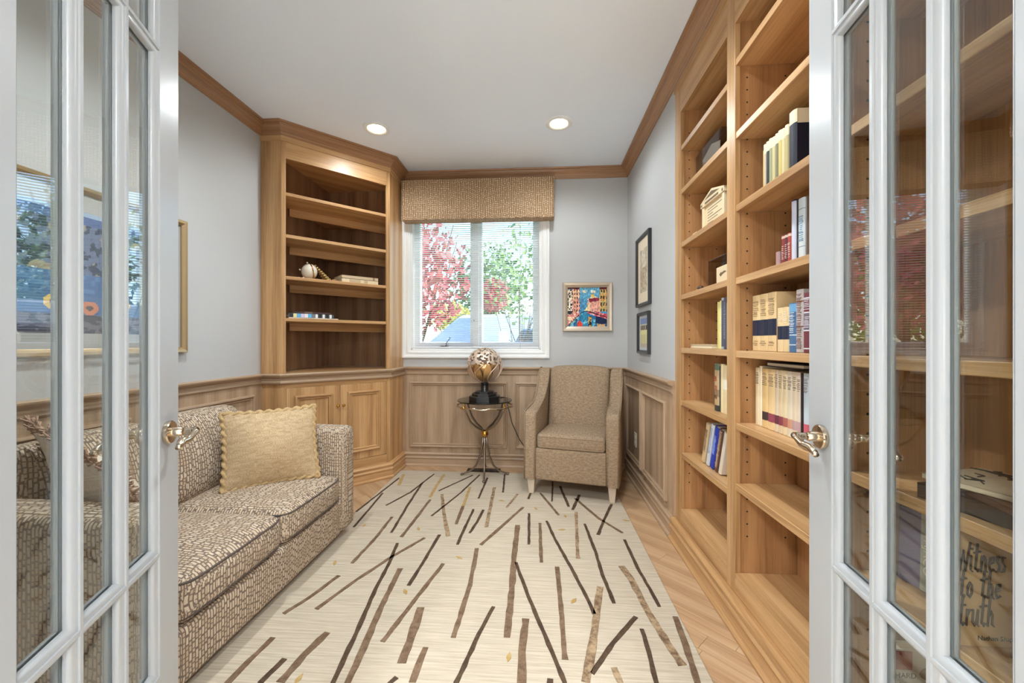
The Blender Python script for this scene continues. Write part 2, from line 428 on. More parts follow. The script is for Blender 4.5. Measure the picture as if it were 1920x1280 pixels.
# blind
bl = thing('window_blind', 'white aluminium mini blind with open slats in the back window', 'blind', (-.596, YB+.030, 1.10))
W2 = .590
def slat_mesh():
    g = G(); n = 4; d = .0115; th = .0007
    top = [(-d + 2*d*i/n, .0016*(1-((2*i/n)-1)**2)) for i in range(n+1)]
    a = [g.v((-W2, y, z)) for y, z in top]; b = [g.v((W2, y, z)) for y, z in top]
    c = [g.v((-W2, y, z-th)) for y, z in top]; e = [g.v((W2, y, z-th)) for y, z in top]
    for i in range(n):
        g.f([a[i],a[i+1],b[i+1],b[i]]); g.f([c[i],e[i],e[i+1],c[i+1]])
    g.f([a[0],b[0],e[0],c[0]]); g.f([a[n],c[n],e[n],b[n]])
    return g
s0 = slat_mesh().build('slat', BLINDM, bl, grain=(1,0,0)); s0.location = (0,0,.03); s0.rotation_euler = (R(-4),0,0)
z = .03 + .0192
while z < 1.25:
    copy_part(s0, bl, (0,0,z), (R(-4),0,0)); z += .0192
G().box(-W2, W2, -.011, .011, 0, .012, .003).build('bottom_rail', BLINDM, bl)
G().box(-W2, W2, -.014, .014, 1.252, 1.284, .003).build('head_rail', BLINDM, bl)
for xx in (-.50, -.02, .42):
    G().tube([(xx,-.0135,.01),(xx,-.0135,1.26)], .0007, 4).tube([(xx,.0135,.01),(xx,.0135,1.26)], .0007, 4).build('ladder_cord', BLINDM, bl)
G().tube([(.42,-.018,.0),(.42,-.018,1.26)], .0012, 5).build('lift_cord', PEWTER, bl)
# valance
vl = thing('window_valance', 'upholstered tan woven fabric valance box above the window', 'valance', (-.56, YB-.07, 2.262))
G(Matrix.Translation((0,0,.183))).rbox(.695, .066, .183, .012, k=4).build('fabric_cover', VALF, vl, smooth=True, angle=50)
G(Matrix.Translation((0,-.0655,0))).tube([(-.69,0,.004),(.69,0,.004)], .004, 6).build('piping', VALF, vl, grain=(1,0,0))

# recessed lamps
LENS = plain('lamp_lens', (255,244,220), .4, em=14, emc=(255,226,170)); LENS.cycles.emission_sampling = 'NONE'
def downlight(x, y, label, watt, cone, blend):
    t = thing('recessed_light', label, 'light', (x, y, H), group='recessed ceiling lights')
    G().lathe([(.062,-.001),(.064,-.005),(.072,-.009),(.088,-.009),(.096,-.005),(.097,0)], 32).build('trim_ring', WHITE, t, smooth=True, angle=40)
    G().lathe([(0,-.004),(.04,-.0045),(.0625,-.003)], 32).build('lens', LENS, t, smooth=True)
    d = bpy.data.lights.new('lamp', 'SPOT'); d.energy = watt; d.spot_size = R(cone); d.spot_blend = blend; d.shadow_soft_size = .05; d.color = LAMP_C
    o = bpy.data.objects.new('lamp', d); COL.objects.link(o); o.parent = t; o.location = (0,0,-.02)
downlight(-1.20, 2.87, 'round recessed ceiling light beside the corner bookcase', CEIL_W[0], 165, .55)
downlight(.142, 2.89, 'round recessed ceiling light above the armchair and side table', CEIL_W[0], 165, .55)
downlight(-1.20, 1.52, 'round recessed ceiling light above the sofa', CEIL_W[1], 150, .8)
downlight(.142, 1.52, 'round recessed ceiling light above the rug near the doors', CEIL_W[1], 150, .8)
def hall_fill_lamp(x, y, label):  # unseen ceiling lamps, added to light the room through the doorway
    t = thing('fill_ceiling_lamp', label, 'light', (x, y, H), group='added hall ceiling lamps')
    G().lathe([(.19,0),(.19,-.02),(.175,-.025)], 32).build('rim', NICKEL, t, smooth=True, angle=40)
    G().lathe([(.175,-.02),(.16,-.06),(.11,-.09),(.05,-.105),(0,-.108)], 32).build('shade', LENS, t, smooth=True)
    d = bpy.data.lights.new('lamp', 'AREA'); d.shape = 'DISK'; d.size = .36; d.energy = HALL_FILL_W; d.color = LAMP_C
    o = bpy.data.objects.new('lamp', d); COL.objects.link(o); o.parent = t; o.location = (0,0,-.12)
hall_fill_lamp(-1.0, -1.1, 'added unseen dome ceiling lamp in the hall to the left behind the doorway')
hall_fill_lamp(1.0, -1.1, 'added unseen dome ceiling lamp in the hall to the right behind the doorway')

def fill_floor_lamp(x, y, label):  # unseen floor lamps, added to brighten the room's ceiling
    t = thing('fill_floor_lamp', label, 'lamp', (x, y, 0), group='added hall floor lamps')
    G().lathe([(.14,0),(.14,.015),(.03,.03),(.012,.05)], 28).build('base', NICKEL, t, smooth=True, angle=40)
    G().tube([(0,0,.04),(0,0,1.15)], .011, 10).build('pole', NICKEL, t, smooth=True)
    G().lathe([(.17,1.08),(.13,1.36),(.127,1.36),(.167,1.08)], 32).build('shade', LENS, t, smooth=True, angle=40)
    d = bpy.data.lights.new('lamp', 'POINT'); d.energy = FLOOR_FILL_W; d.shadow_soft_size = .2; d.color = LAMP_C
    o = bpy.data.objects.new('lamp', d); COL.objects.link(o); o.parent = t; o.location = (0, .22, 1.25)
fill_floor_lamp(-.95, -2.6, 'added unseen floor lamp with lit drum shade in the hall to the left behind the doorway')
fill_floor_lamp(.95, -2.6, 'added unseen floor lamp with lit drum shade in the hall to the right behind the doorway')

# ================================================================== FRENCH DOORS
DW, DH, DT = .60, 2.28, .02
CX_ = [.100, .235, .372, .503]; CZ_ = [.345, .637, 1.856, 2.15]
BEAD = [(0,.0195),(.0005,.0168),(.004,.0162),(.008,.0145),(.0112,.0115),(.0130,.0075),(.0132,.0028)]
def french_door(name, hinge, ang, face, label):
    t = bpy.data.objects.new(name, None); COL.objects.link(t); tag(t, label, 'door', kind='structure')
    t.location = (hinge[0], hinge[1], .006); t.rotation_euler = (0,0,ang)
    G().box(0, CX_[0], -DT, DT, 0, DH, .0015).build('stile', DOORW, t)
    G().box(CX_[3], DW, -DT, DT, 0, DH, .0015).build('stile', DOORW, t)
    G().box(CX_[0], CX_[3], -DT, DT, 0, CZ_[0]).build('rail', DOORW, t)
    G().box(CX_[0], CX_[3], -DT, DT, CZ_[3], DH).build('rail', DOORW, t)
    for x in CX_[1:3]: G().box(x-.004, x+.004, -DT, DT, CZ_[0], CZ_[3]).build('muntin', DOORW, t)
    for z in CZ_[1:3]: G().box(CX_[0], CX_[3], -DT+.0002, DT-.0002, z-.004, z+.004).build('muntin', DOORW, t)
    for i in range(3):
        for j in range(3):
            x0 = CX_[i] + (.004 if i else 0); x1 = CX_[i+1] - (.004 if i < 2 else 0)
            z0 = CZ_[j] + (.004 if j else 0); z1 = CZ_[j+1] - (.004 if j < 2 else 0)
            Fa = FR((0,0,0), (1,0,0)); Fb = FR((0,0,0), (-1,0,0))
            g = G(Fa); g.ring(x0, x1, z0, z1, BEAD); g.M = Fb; g.ring(-x1, -x0, z0, z1, BEAD)
            g.build('glazing_bead', DOORW, t, smooth=True, angle=35)
            a, b, c, d = x0+.010, x1-.010, z0+.010, z1-.010; bv = .016
            g = G()
            for sg in (-1, 1):
                o = [g.v(p) for p in ((a,sg*.0016,c),(b,sg*.0016,c),(b,sg*.0016,d),(a,sg*.0016,d))]
                n = [g.v(p) for p in ((a+bv,sg*.0028,c+bv),(b-bv,sg*.0028,c+bv),(b-bv,sg*.0028,d-bv),(a+bv,sg*.0028,d-bv))]
                g.f(n)
                for q_ in range(4): g.f([o[q_], o[(q_+1)%4], n[(q_+1)%4], n[q_]])
                if sg < 0: o0 = o
                else:
                    for q_ in range(4): g.f([o0[q_], o0[(q_+1)%4], o[(q_+1)%4], o[q_]])
            g.build('glass_pane', GLASS, t)
    for sg in (-1, 1):                                   # lever handles, one on each face
        hx, hz = DW-.062, .925
        F = Matrix.Translation((hx, sg*DT, hz)) @ Matrix.Rotation(R(-90*sg), 4, 'X')
        h = G(F).lathe([(.0275,0),(.0285,.003),(.0285,.009),(.0265,.0115),(.012,.013),(.0115,.03),(.0095,.034)], 28).build('handle', NICKEL, t, smooth=True, angle=35)
        p = [(hx, sg*(DT+y), hz+zz) for y, zz in ((.03,0),(.046,.0),(.056,.001))]
        p += [(hx - dx, sg*(DT+y), hz+zz) for dx, y, zz in ((.006,.062,.002),(.018,.064,-.001),(.034,.061,-.010),(.050,.057,-.013),(.066,.056,-.012),(.080,.057,-.017),(.090,.058,-.022))]
        G().tube(p, lambda u: .0085 if u < .35 else .0062 + .0035*math.sin(max(0,(u-.4)/.6)*math.pi)**2, 10).build('lever', NICKEL, h, smooth=True)
    for z in (.25, 1.14, 2.0):
        G().tube([(-.006,-DT*face,z-.045),(-.006,-DT*face,z+.045)], .006, 8).build('hinge', NICKEL, t, smooth=True, angle=40)
    return t
dl = Vector((-.387, .922, 0)).normalized(); dr = Vector((.132, .991, 0)).normalized()
nl = Vector((dl.y, -dl.x, 0)); nr = Vector((-dr.y, dr.x, 0))        # normals of the faces in view
fl_ = Vector((-.950, .989, 0)); fr_ = Vector((.680, 1.055, 0))
hl = fl_ - dl*DW - nl*DT; hr = fr_ - dr*DW - nr*DT
french_door('door_1', hl, math.atan2(dl.y, dl.x), -1, 'white French door with nine glass panes standing open before the sofa')
french_door('door_2', hr, math.atan2(dr.y, dr.x), 1, 'white French door with nine glass panes standing open before the tall bookcase')

# ================================================================== CORNER BOOKCASE
cb = thing('corner_bookcase', 'built-in oak corner bookcase with open shelves above two panelled doors', 'bookcase', (-1.75, 3.2, 0))
def cpart(g, name, grain=(0,0,1), m=OAK, parent=None, **k): return g.build(name, m, parent or cb, grain=grain, world=True, **k)
DL = math.dist(A_, B_); dg = (q, q, 0)
FD = FR((A_[0], A_[1], 0), dg)                                  # local: along the face, up, outward
cpart(G().box(XL+.001, A_[0], A_[1], A_[1]+.02, .0, H-.08), 'side_panel')
cpart(G().box(B_[0]-.02, B_[0], B_[1], YB-.001, .0, H-.08), 'side_panel')
for a, b in ((0, .030), (DL-.030, DL)):
    cpart(G(FD).box(a, b, .926, H-.08, -.022, 0, .001), 'stile')
    cpart(G(FD).box(a, b, .12, .85, -.022, 0, .001), 'stile')
cpart(G(FD).box(.03, DL-.03, 2.495, H-.08, -.022, -.0005), 'fascia', dg)
G0 = [(XL, A_[1]), A_, B_, (B_[0], YB)]
cpart(G().sweep(G0, [(0,2.612),(.006,2.614),(.006,2.655),(0,2.655)], segs=[0,1,2]), 'frieze_moulding', dg)
cpart(G(FD).box(.03, DL-.03, .82, .85, -.022, -.0005), 'rail', dg)
cpart(G(FD).box(.03, DL-.03, .12, .20, -.022, -.0005), 'rail', dg)
cpart(G().sweep(G0, BASE, segs=[0,1,2]), 'base_moulding', dg)
INT2 = wood('oak_inner_side_shaded', (194,146,98), (174,126,82), (140,98,62))  # oak darkened to deepen the shade inside the tall bookcase
INT = wood('oak_inside_shaded', (160,124,92), (138,104,76), (108,78,56))  # shadow inside the corner bookcase put into a darker oak
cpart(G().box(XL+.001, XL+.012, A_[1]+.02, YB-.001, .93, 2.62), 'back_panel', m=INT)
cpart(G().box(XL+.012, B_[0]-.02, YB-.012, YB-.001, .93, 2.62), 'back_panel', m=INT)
POLY = [(XL+.013, A_[1]+.022), (A_[0]+.010, A_[1]+.022), (B_[0]-.022, B_[1]-.010), (B_[0]-.022, YB-.013), (XL+.013, YB-.013)]
for zt, th, nm in ((.926,.03,'shelf_ledge'), (1.332,.024,'shelf'), (1.639,.024,'shelf'), (1.944,.024,'shelf'), (2.250,.024,'shelf'), (2.60,.02,'top_board')):
    cpart(G().prism(POLY, zt-th, zt, .0015, 1), nm, dg)
for zt in (1.332, 1.639, 1.944, 2.250):
    F = FD @ Matrix.Translation((DL/2, 0, -.31))
    cpart(G(F).box(.118-DL/2, .950-DL/2, zt-.086, zt-.0245, -.012, 0, .001), 'shelf_apron', dg)
for a, b, kx in ((.0315, DL/2-.001, DL/2-.022), (DL/2+.001, DL-.0315, DL/2+.022)):
    d = cpart(G(FD).box(a, b, .202, .818, -.021, -.001, .0012), 'cabinet_door')
    cpart(G(FD @ Matrix.Translation((0,0,-.001))).ring(a+.055, b-.055, .262, .758, PM), 'panel_moulding', parent=d)
    kF = FD @ Matrix.Translation((kx, .655, -.001))
    cpart(G(kF).lathe([(.005,0),(.005,.010),(.010,.014),(.0125,.020),(.010,.026),(0,.029)], 14), 'knob', m=BRASS, parent=d, smooth=True)

# ================================================================== TALL BOOKCASE ALONG THE RIGHT WALL
bc = thing('built_in_bookcase', 'tall built-in oak bookcase with adjustable shelves along the right wall', 'bookcase', (XR+.13, 1.43, 0))
def bpart(g, name, grain=(0,0,1), m=OAK, parent=None, **k): return g.build(name, m, parent or bc, grain=grain, world=True, **k)
ST = [(2.32, 2.409), (1.69, 1.76), (1.09, 1.16), (.435, .53)]
for a, b in ST:
    bpart(G().box(XR, XR+.022, a, b, .128, H-.07, .0012), 'stile')
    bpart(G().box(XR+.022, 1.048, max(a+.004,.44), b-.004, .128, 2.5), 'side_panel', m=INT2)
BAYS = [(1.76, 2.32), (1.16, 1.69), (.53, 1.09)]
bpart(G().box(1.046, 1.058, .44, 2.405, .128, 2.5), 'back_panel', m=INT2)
SH = [[2.315-.048,2.0216,1.72,1.424,1.1227,.826,.5295], [2.315,2.015,1.716,1.419,1.121,.825,.577], [2.315,2.015,1.716,1.419,1.121,.822,.566]]
for (a, b), sh in zip(BAYS, SH):
    bpart(G().box(XR+.0005, XR+.022, a, b, 2.460, H-.07), 'fascia', (0,1,0))
    bpart(G().box(XR+.0005, XR+.022, a, b, .128, .190), 'bottom_rail', (0,1,0))
    bpart(G().box(XR+.003, 1.046, a-.003, b+.003, .19, .2105, .001), 'bottom_board', (0,1,0))
    bpart(G().box(XR+.022, 1.046, a-.003, b+.003, 2.470, 2.49), 'top_board', (0,1,0))
    for z in sh:
        bpart(G().box(XR+.004, 1.045, a-.003, b+.003, z-.028, z, .0015), 'shelf', (0,1,0))
g = G(); r0 = .0036
for (a, b), sh in zip(BAYS, SH):
    for yy, sg in ((a-.0045, 1), (b+.0045, -1)):
        for xx in (XR+.05, XR+.20):
            z = .36
            while z < 2.36:
                c = [g.v((xx + r0*math.cos(k*math.pi/4), yy+sg*.0012, z + r0*math.sin(k*math.pi/4))) for k in range(8)]
                g.f(c); z += .0508
bpart(g, 'shelf_pin_holes', m=HOLE)['kind'] = 'stuff'
bpart(G().sweep([(XR, 2.408), (XR, .435)], BASE), 'base_moulding', (0,1,0))
bpart(G().sweep([(XR, 2.409), (XR, .435)], [(0,2.612),(.007,2.614),(.007,2.655),(0,2.655)]), 'frieze_moulding', (0,1,0))

# ================================================================== RUG
rug = thing('area_rug', 'beige wool rug with scattered brown brushstroke lines under the armchair', 'rug', (-.3375, 2.11, 0))
RB = N('rug_wool'); t_ = RB.n('TexCoord')
mp = RB.n('Mapping'); mp.inputs['Scale'].default_value = (2.2, 55, 1); RB.l(t_.outputs['Object'], mp.inputs[0])
nn = RB.noise(mp.outputs[0], 2.2, 3, .6)
RB.l(RB.ramp(nn, [(.35, lin((180,165,144))), (.65, lin((202,188,168)))]), RB.b.inputs['Base Color']); RB.b.inputs['Roughness'].default_value = .95; RB.b.inputs['Specular IOR Level'].default_value = .1
RB.bump(RB.noise(t_.outputs['Object'], 500, 2), .3, .003)
def strokemat(n, c1, c2):
    x = N(n); t = x.n('TexCoord'); x.l(x.ramp(x.noise(t.outputs['Object'], 28, 4, .75), [(.38, lin(c1)), (.62, lin(c2))]), x.b.inputs['Base Color'])
    x.b.inputs['Roughness'].default_value = .9; x.b.inputs['Specular IOR Level'].default_value = .1; return x.m
SM = dict(d=strokemat('stroke_dark', (74,58,46), (96,76,60)), b=strokemat('stroke_brown', (104,82,64), (132,108,86)), t=strokemat('stroke_tan', (112,88,68), (176,150,118)), g=strokemat('stroke_gold', (170,138,84), (190,160,110)))
G(Matrix.Translation((-.3375, 2.11, .0065))).box(-.894, .9225, -1.37, 1.37, -.0065, .0055, .003, 2).build('pile', RB.m, rug, world=True)
STROKES=[
 ('d',1,[(-1.176,3.279),(-1.231,2.609)]),
 ('g',2,[(-1.169,3.368),(-1.119,3.11)]),
 ('d',1,[(-0.909,3.4),(-0.977,2.971),(-1.069,2.721)]),
 ('d',1.2,[(-0.946,3.162),(-0.918,2.716),(-0.885,2.335)]),
 ('d',1,[(-1.183,2.94),(-1.16,2.642),(-1.144,2.39)]),
 ('g',1.6,[(-0.82,3.383),(-0.816,3.131),(-0.804,2.887)]),
 ('b',1.5,[(-0.789,2.842),(-0.797,2.531),(-0.807,2.287)]),
 ('d',1,[(-0.57,3.391),(-0.771,3.014)]),
 ('d',1,[(-0.512,3.404),(-0.592,2.998),(-0.706,2.577)]),
 ('d',1.1,[(-0.434,3.33),(-0.443,2.889)]),
 ('d',1.1,[(-0.297,3.428),(-0.275,3.019)]),
 ('g',1.6,[(-0.544,3.111),(-0.529,2.743)]),
 ('b',1.6,[(-0.529,2.743),(-0.521,2.471)]),
 ('t',1.8,[(-0.351,3.117),(-0.327,2.446)]),
 ('t',1.8,[(-0.728,2.946),(-0.635,2.622),(-0.535,2.316)]),
 ('b',1.4,[(-0.96,2.546),(-0.953,2.266),(-0.966,1.998)]),
 ('d',1.3,[(-0.448,2.699),(-0.462,2.223)]),
 ('d',1.3,[(-0.379,2.695),(-0.394,2.509),(-0.415,2.363)]),
 ('b',1.5,[(-0.11,2.757),(-0.218,2.496),(-0.328,2.228)]),
 ('d',1.4,[(-0.804,2.215),(-0.773,2.003),(-0.757,1.799),(-0.718,1.523),(-0.69,1.291)]),
 ('b',1.4,[(-0.668,2.286),(-0.785,2.069),(-0.877,1.859),(-0.952,1.644)]),
 ('d',1.3,[(-0.591,2.329),(-0.599,2.081),(-0.613,1.833)]),
 ('b',1.5,[(-0.494,2.026),(-0.552,1.726),(-0.596,1.482)]),
 ('b',1.9,[(-0.701,1.968),(-0.678,1.648),(-0.655,1.446),(-0.641,1.294)]),
 ('b',1.6,[(-0.344,2.189),(-0.325,1.855),(-0.332,1.521)]),
 ('b',1.4,[(-0.979,1.888),(-1.024,1.724),(-1.073,1.607)]),
 ('b',2.6,[(-0.508,1.685),(-0.496,1.528),(-0.489,1.388)]),
 ('b',2.2,[(-0.832,1.515),(-0.857,1.399),(-0.868,1.282)]),
 ('b',1.6,[(-1.028,1.475),(-1.038,1.363),(-1.044,1.266)]),
 ('d',1.4,[(-0.917,1.379),(-0.934,1.275)]),
 ('d',1.3,[(-0.198,1.712),(-0.236,1.546),(-0.257,1.432),(-0.278,1.319)]),
 ('b',1.8,[(-0.425,1.466),(-0.426,1.373),(-0.425,1.312)]),
 ('d',1.3,[(-0.486,1.329),(-0.51,1.283)]),
 ('b',2.2,[(-0.134,2.483),(-0.133,2.113),(-0.127,1.829),(-0.124,1.537)]),
 ('d',1.3,[(-0.068,2.66),(-0.058,2.253)]),
 ('b',1.5,[(0.004,2.523),(0.011,2.072)]),
 ('d',1.3,[(0.047,2.556),(0.093,2.317),(0.161,2.034),(0.207,1.826),(0.232,1.694)]),
 ('t',1.5,[(0.248,2.701),(0.223,2.389),(0.204,2.123)]),
 ('d',1.3,[(0.285,2.53),(0.306,2.196),(0.31,1.984),(0.328,1.77)]),
 ('b',1.4,[(0.264,2.937),(0.386,2.612),(0.498,2.425)]),
 ('d',1.4,[(0.509,2.85),(0.418,2.602),(0.349,2.393)]),
 ('d',1.3,[(0.492,2.344),(0.497,2.057),(0.511,1.886),(0.518,1.76)]),
 ('t',2.3,[(0.418,2.065),(0.441,1.963),(0.461,1.726),(0.485,1.55),(0.506,1.446)]),
 ('b',1.6,[(0.09,2.037),(0.094,1.701),(0.093,1.444)]),
 ('d',1.3,[(-0.121,2.063),(-0.054,1.809),(0.015,1.582),(0.086,1.344)]),
 ('t',2.4,[(0.284,1.884),(0.237,1.678),(0.197,1.504),(0.156,1.352)]),
 ('d',1.4,[(0.401,1.689),(0.28,1.536),(0.182,1.389)]),
 ('b',2.2,[(-0.055,1.646),(-0.063,1.47),(-0.059,1.334)]),
 ('b',1.7,[(0.566,1.701),(0.555,1.582),(0.53,1.374)]),
 ('d',1.3,[(0.408,1.619),(0.404,1.502),(0.392,1.364)]),
 ('t',1.6,[(0.262,1.42),(0.272,1.353)]),
 ('d',1.5,[(0.038,1.358),(0.034,1.307)]),
 ('d',1.6,[(0.3,3.006),(0.228,2.736)]),
 ('d',1.4,[(0.164,3.179),(0.205,2.787)]),
 ('d',1,[(0.11,3.274),(0.092,2.871)]),
 ('b',1.2,[(0.009,3.021),(0.129,2.647)]),
 ('t',1.2,[(-0.162,2.992),(-0.225,2.743)]),
 ('d',1.3,[(-0.064,3.034),(-0.078,2.904)]),
]
SPOTS= [(-1.09,2.417),(-0.738,2.395),(-1.056,1.996),(-0.424,2.09),(-0.612,1.787),(-0.271,2.859),(-0.815,1.299),(-0.11,1.442),(-0.022,2.739),(0.171,2.636),(0.137,2.443),(0.556,2.598),(0.152,1.774)]

rs = random.Random(5)
STROKES += [('b',1.6,[(-.9,1.02),(-.7,.85)]),('d',1.3,[(-.3,1.12),(-.35,.82)]),('t',1.6,[(.1,1.15),(.2,.86)]),('d',1.3,[(.42,1.2),(.3,.9)])]
for kd, wd, pts in STROKES:
    P = [Vector((x, y)) for x, y in pts]; wd = wd*.0066
    # resample with slight waviness
    Q = []
    for a, b in zip(P, P[1:]):
        n = max(2, int((b-a).length/.035))
        for i in range(n): Q.append(a + (b-a)*i/n)
    Q.append(P[-1]); g = G(); L = []; Rr = []
    for i, p in enumerate(Q):
        t = (Q[min(i+1,len(Q)-1)] - Q[max(i-1,0)]).normalized(); nn_ = Vector((-t.y, t.x))
        j = nn_*rs.uniform(-.0012,.0012); h_ = wd*rs.uniform(.82,1.15)
        L.append((p+j+nn_*h_)); Rr.append((p+j-nn_*h_))
    zt = .0142
    for lst in (0,):
        a = [g.v((p.x,p.y,zt)) for p in L]; b = [g.v((p.x,p.y,zt)) for p in Rr]
        a2 = [g.v((p.x,p.y,.0115)) for p in L]; b2 = [g.v((p.x,p.y,.0115)) for p in Rr]
        for i in range(len(Q)-1):
            g.f([a[i],b[i],b[i+1],a[i+1]]); g.f([a[i],a[i+1],a2[i+1],a2[i]]); g.f([b[i+1],b[i],b2[i],b2[i+1]])
        g.f([a[0],a2[0],b2[0],b[0]]); g.f([a[-1],b[-1],b2[-1],a2[-1]])
    g.build('stroke', SM[kd], rug, world=True)
for x, y in SPOTS:
    a = rs.uniform(0,3); P = [(x+.020*math.cos(a+t)*(1.2 if t in(0,math.pi) else .5), y+.020*math.sin(a+t)*(1.2 if t in (0,math.pi) else .5)) for t in (0,1.1,2.1,math.pi,4.2,5.3)]
    G().prism(P, .0115, .0140).build('fleck', SM['g'], rug, world=True)

# ================================================================== SOFA
so = thing('sofa', 'two-seat sofa in tan and grey dash-patterned fabric against the left wall', 'sofa', (-1.55, 1.70, 0))
PIPE = plain('dark_piping', (84,72,64), .8)
SY0, SY1, SX0, SX1 = 1.035, 2.366, -1.965, -1.125
def spart(g, name, grain=(0,0,1), m=SOFA, parent=None, **k): return g.build(name, m, parent or so, grain=grain, world=True, smooth=True, **k)
for y0, y1 in ((SY0, SY0+.15), (SY1-.15, SY1)):
    hx, hy, hz = (SX1-SX0)/2, .075, .30
    arm = spart(G().rbox(hx, hy, hz, .034, puff=(.006,.004,.008), k=8, c=((SX0+SX1)/2, (y0+y1)/2, .355)), 'arm')
    for yy in (y0+.016, y1-.016):
        x0, x1, zt, zb = SX0+.05, SX1-.008, .641, .07
        spart(G().tube([(x0,yy,zt),(x1-.02,yy,zt),(x1-.006,yy,zt-.008),(x1,yy,zt-.03),(x1,yy,.35),(x1,yy,zb)], .0045, 6), 'piping', parent=arm)
spart(G().rbox((SX1-.015-SX0)/2, (SY1-SY0-.28)/2, .095, .02, k=8, c=((SX0+SX1-.015)/2, (SY0+SY1)/2, .142)), 'seat_base')
spart(G().rbox(.07, (SY1-SY0-.28)/2, .33, .05, puff=(.0,0,.01), k=8, c=(SX0+.075, (SY0+SY1)/2, .385)), 'back_frame')
ys = [SY0+.15, (SY0+SY1)/2, SY1-.15]
for i in range(2):
    y0, y1 = ys[i]+.003, ys[i+1]-.003; hy = (y1-y0)/2; cx_, cy_ = -1.465, (y0+y1)/2
    hx = .335
    c = spart(G().rbox(hx, hy, .080, .045, puff=(.012,.006,.030), k=10, c=(cx_, cy_, .318)), 'seat_cushion')
    for zz in (.375, .262):
        P = []
        for a in range(40):
            u = a/40*2*math.pi; cu, su = math.cos(u), math.sin(u); e = .16
            P.append((cx_ + (hx-.006)*math.copysign(abs(cu)**e, cu) + .008*(1-abs(su)) , cy_ + (hy-.002)*math.copysign(abs(su)**e, su), zz + .004*abs(cu*su)))
        spart(G().tube(P, .0042, 6, closed=True), 'piping', m=PIPE, parent=c)
    F = Matrix.Translation((-1.775, cy_, .585)) @ Matrix.Rotation(R(-14), 4, 'Y')
    b = spart(G(F).rbox(.085, hy+.0, .21, .06, puff=(.040,.004,.012), k=10), 'back_cushion')
    P = []
    for a in range(40):
        u = a/40*2*math.pi; cu, su = math.cos(u), math.sin(u); e = .22
        P.append(F @ Vector((.045, (hy-.006)*math.copysign(abs(cu)**e, cu), .204*math.copysign(abs(su)**e, su))))
    spart(G().tube(P, .0042, 6, closed=True), 'piping', m=PIPE, parent=b)
for x in (SX0+.06, SX1-.19):
    for y in (SY0+.06, SY1-.06):
        G().box(x-.03, x+.03, y-.03, y+.03, .0, .06, .004).build('foot', BRONZE, so, world=True)
def pillow(name, label, w, h, th, M, fab, edge, kind):
    t = thing(name, label, 'pillow', M.to_translation(), rot=M.to_euler())
    def pin(q):
        # pinched corners
        u, v = q.x/(w/2), q.z/(h/2); s_ = 1 - .05*(1-abs(u)**2)*abs(v)**2
        q.z *= 1 - .06*(1-u*u); q.x *= 1 - .06*(1-min(1,v*v)); return q
    G().rbox(w/2, .012, h/2, .011, puff=(0, th, 0), k=12, fn=pin).build('cover', fab, t, smooth=True)
    P = []
    n = 72 if kind == 'rope' else 30
    for (a, b) in (((-1,-1),(1,-1)), ((1,-1),(1,1)), ((1,1),(-1,1)), ((-1,1),(-1,-1))):
        for i in range(n):
            u = a[0]+(b[0]-a[0])*i/n; v = a[1]+(b[1]-a[1])*i/n
            x = u*w/2*(1-.06*(1-min(1,v*v))); z = v*h/2*(1-.06*(1-min(1,u*u)))
            P.append((x, 0, z))
    if kind == 'rope':
        G().tube(P, .0135, 12, closed=True, lobes=2, amp=.40, twist=.85).build('rope_trim', edge, t, smooth=True)
    else:
        g = G(); rr = random.Random(2)
        for p in P:
            for _ in range(5):
                o = Vector((p[0], 0, p[2])); dirn = o.normalized()
                e = o + dirn*rr.uniform(.018,.045) + Vector((rr.uniform(-.02,.02), rr.uniform(-.02,.02), rr.uniform(-.02,.02)))
                m_ = (o+e)/2 + Vector((rr.uniform(-.008,.008),)*3)
                g.tube([o, m_, e], .0032, 4)
        g.build('fringe', edge, t, smooth=True)['kind'] = 'stuff'
    return t
fx = Vector((.747,.665,0)).normalized()
M = Matrix.Translation((-1.42, 2.03, .602)) @ Matrix.Rotation(math.atan2(fx.y, fx.x), 4, 'Z') @ Matrix.Rotation(R(-17), 4, 'X')
pillow('throw_pillow', 'square tan woven pillow with twisted rope edging on the far sofa seat', .43, .385, .085, M, PILLF, ROPE, 'rope')
M = Matrix.Translation((-1.53, 1.30, .615)) @ Matrix.Rotation(R(-20), 4, 'Z') @ Matrix.Rotation(R(26), 4, 'X') @ Matrix.Rotation(R(20), 4, 'Y')
pillow('throw_pillow', 'light beige pillow with shaggy fringe leaning on the near sofa arm', .44, .44, .07, M, PILL2F, FRINGE, 'fringe')

# ================================================================== ARMCHAIR
ac = thing('armchair', 'beige tweed armchair with sloping arms and tapered pale legs in the corner', 'armchair', (.222, 2.915, 0), math.atan2(-.154, .614))
# local: x to the chair's right in view, y away from the viewer, z up
AWD = .705; hw = AWD/2
def apart(g, name, parent=None, m=CHAIRF, grain=(0,0,1), smooth=True, **k): return g.build(name, m, parent or ac, grain=grain, smooth=smooth, **k)
prof = [(0,.132),(0,.60),(.010,.628),(.035,.640),(.12,.648),(.24,.662),(.32,.690),(.385,.745),(.43,.82),(.465,.895),(.485,.925),(.505,.935),(.56,.932),(.60,.90),(.645,.132)]
for sg in (-1, 1):
    F = Matrix(((0,0,1,-hw if sg < 0 else hw-.098),(1,0,0,-.01),(0,1,0,0),(0,0,0,1)))
    a = apart(G(F).prism(prof, 0, .098, .022, 3), 'arm', angle=60)
    xx = (-hw+.012) if sg < 0 else (hw-.012)
    apart(G().tube([(xx,-.012+max(y,.002),z+(.003 if 0<i<13 else 0)) for i,(y,z) in enumerate(prof[:13])], .0045, 6), 'piping', a)
bkF = Matrix.Translation((0, .475, .60)) @ Matrix.Rotation(R(-11), 4, 'X')
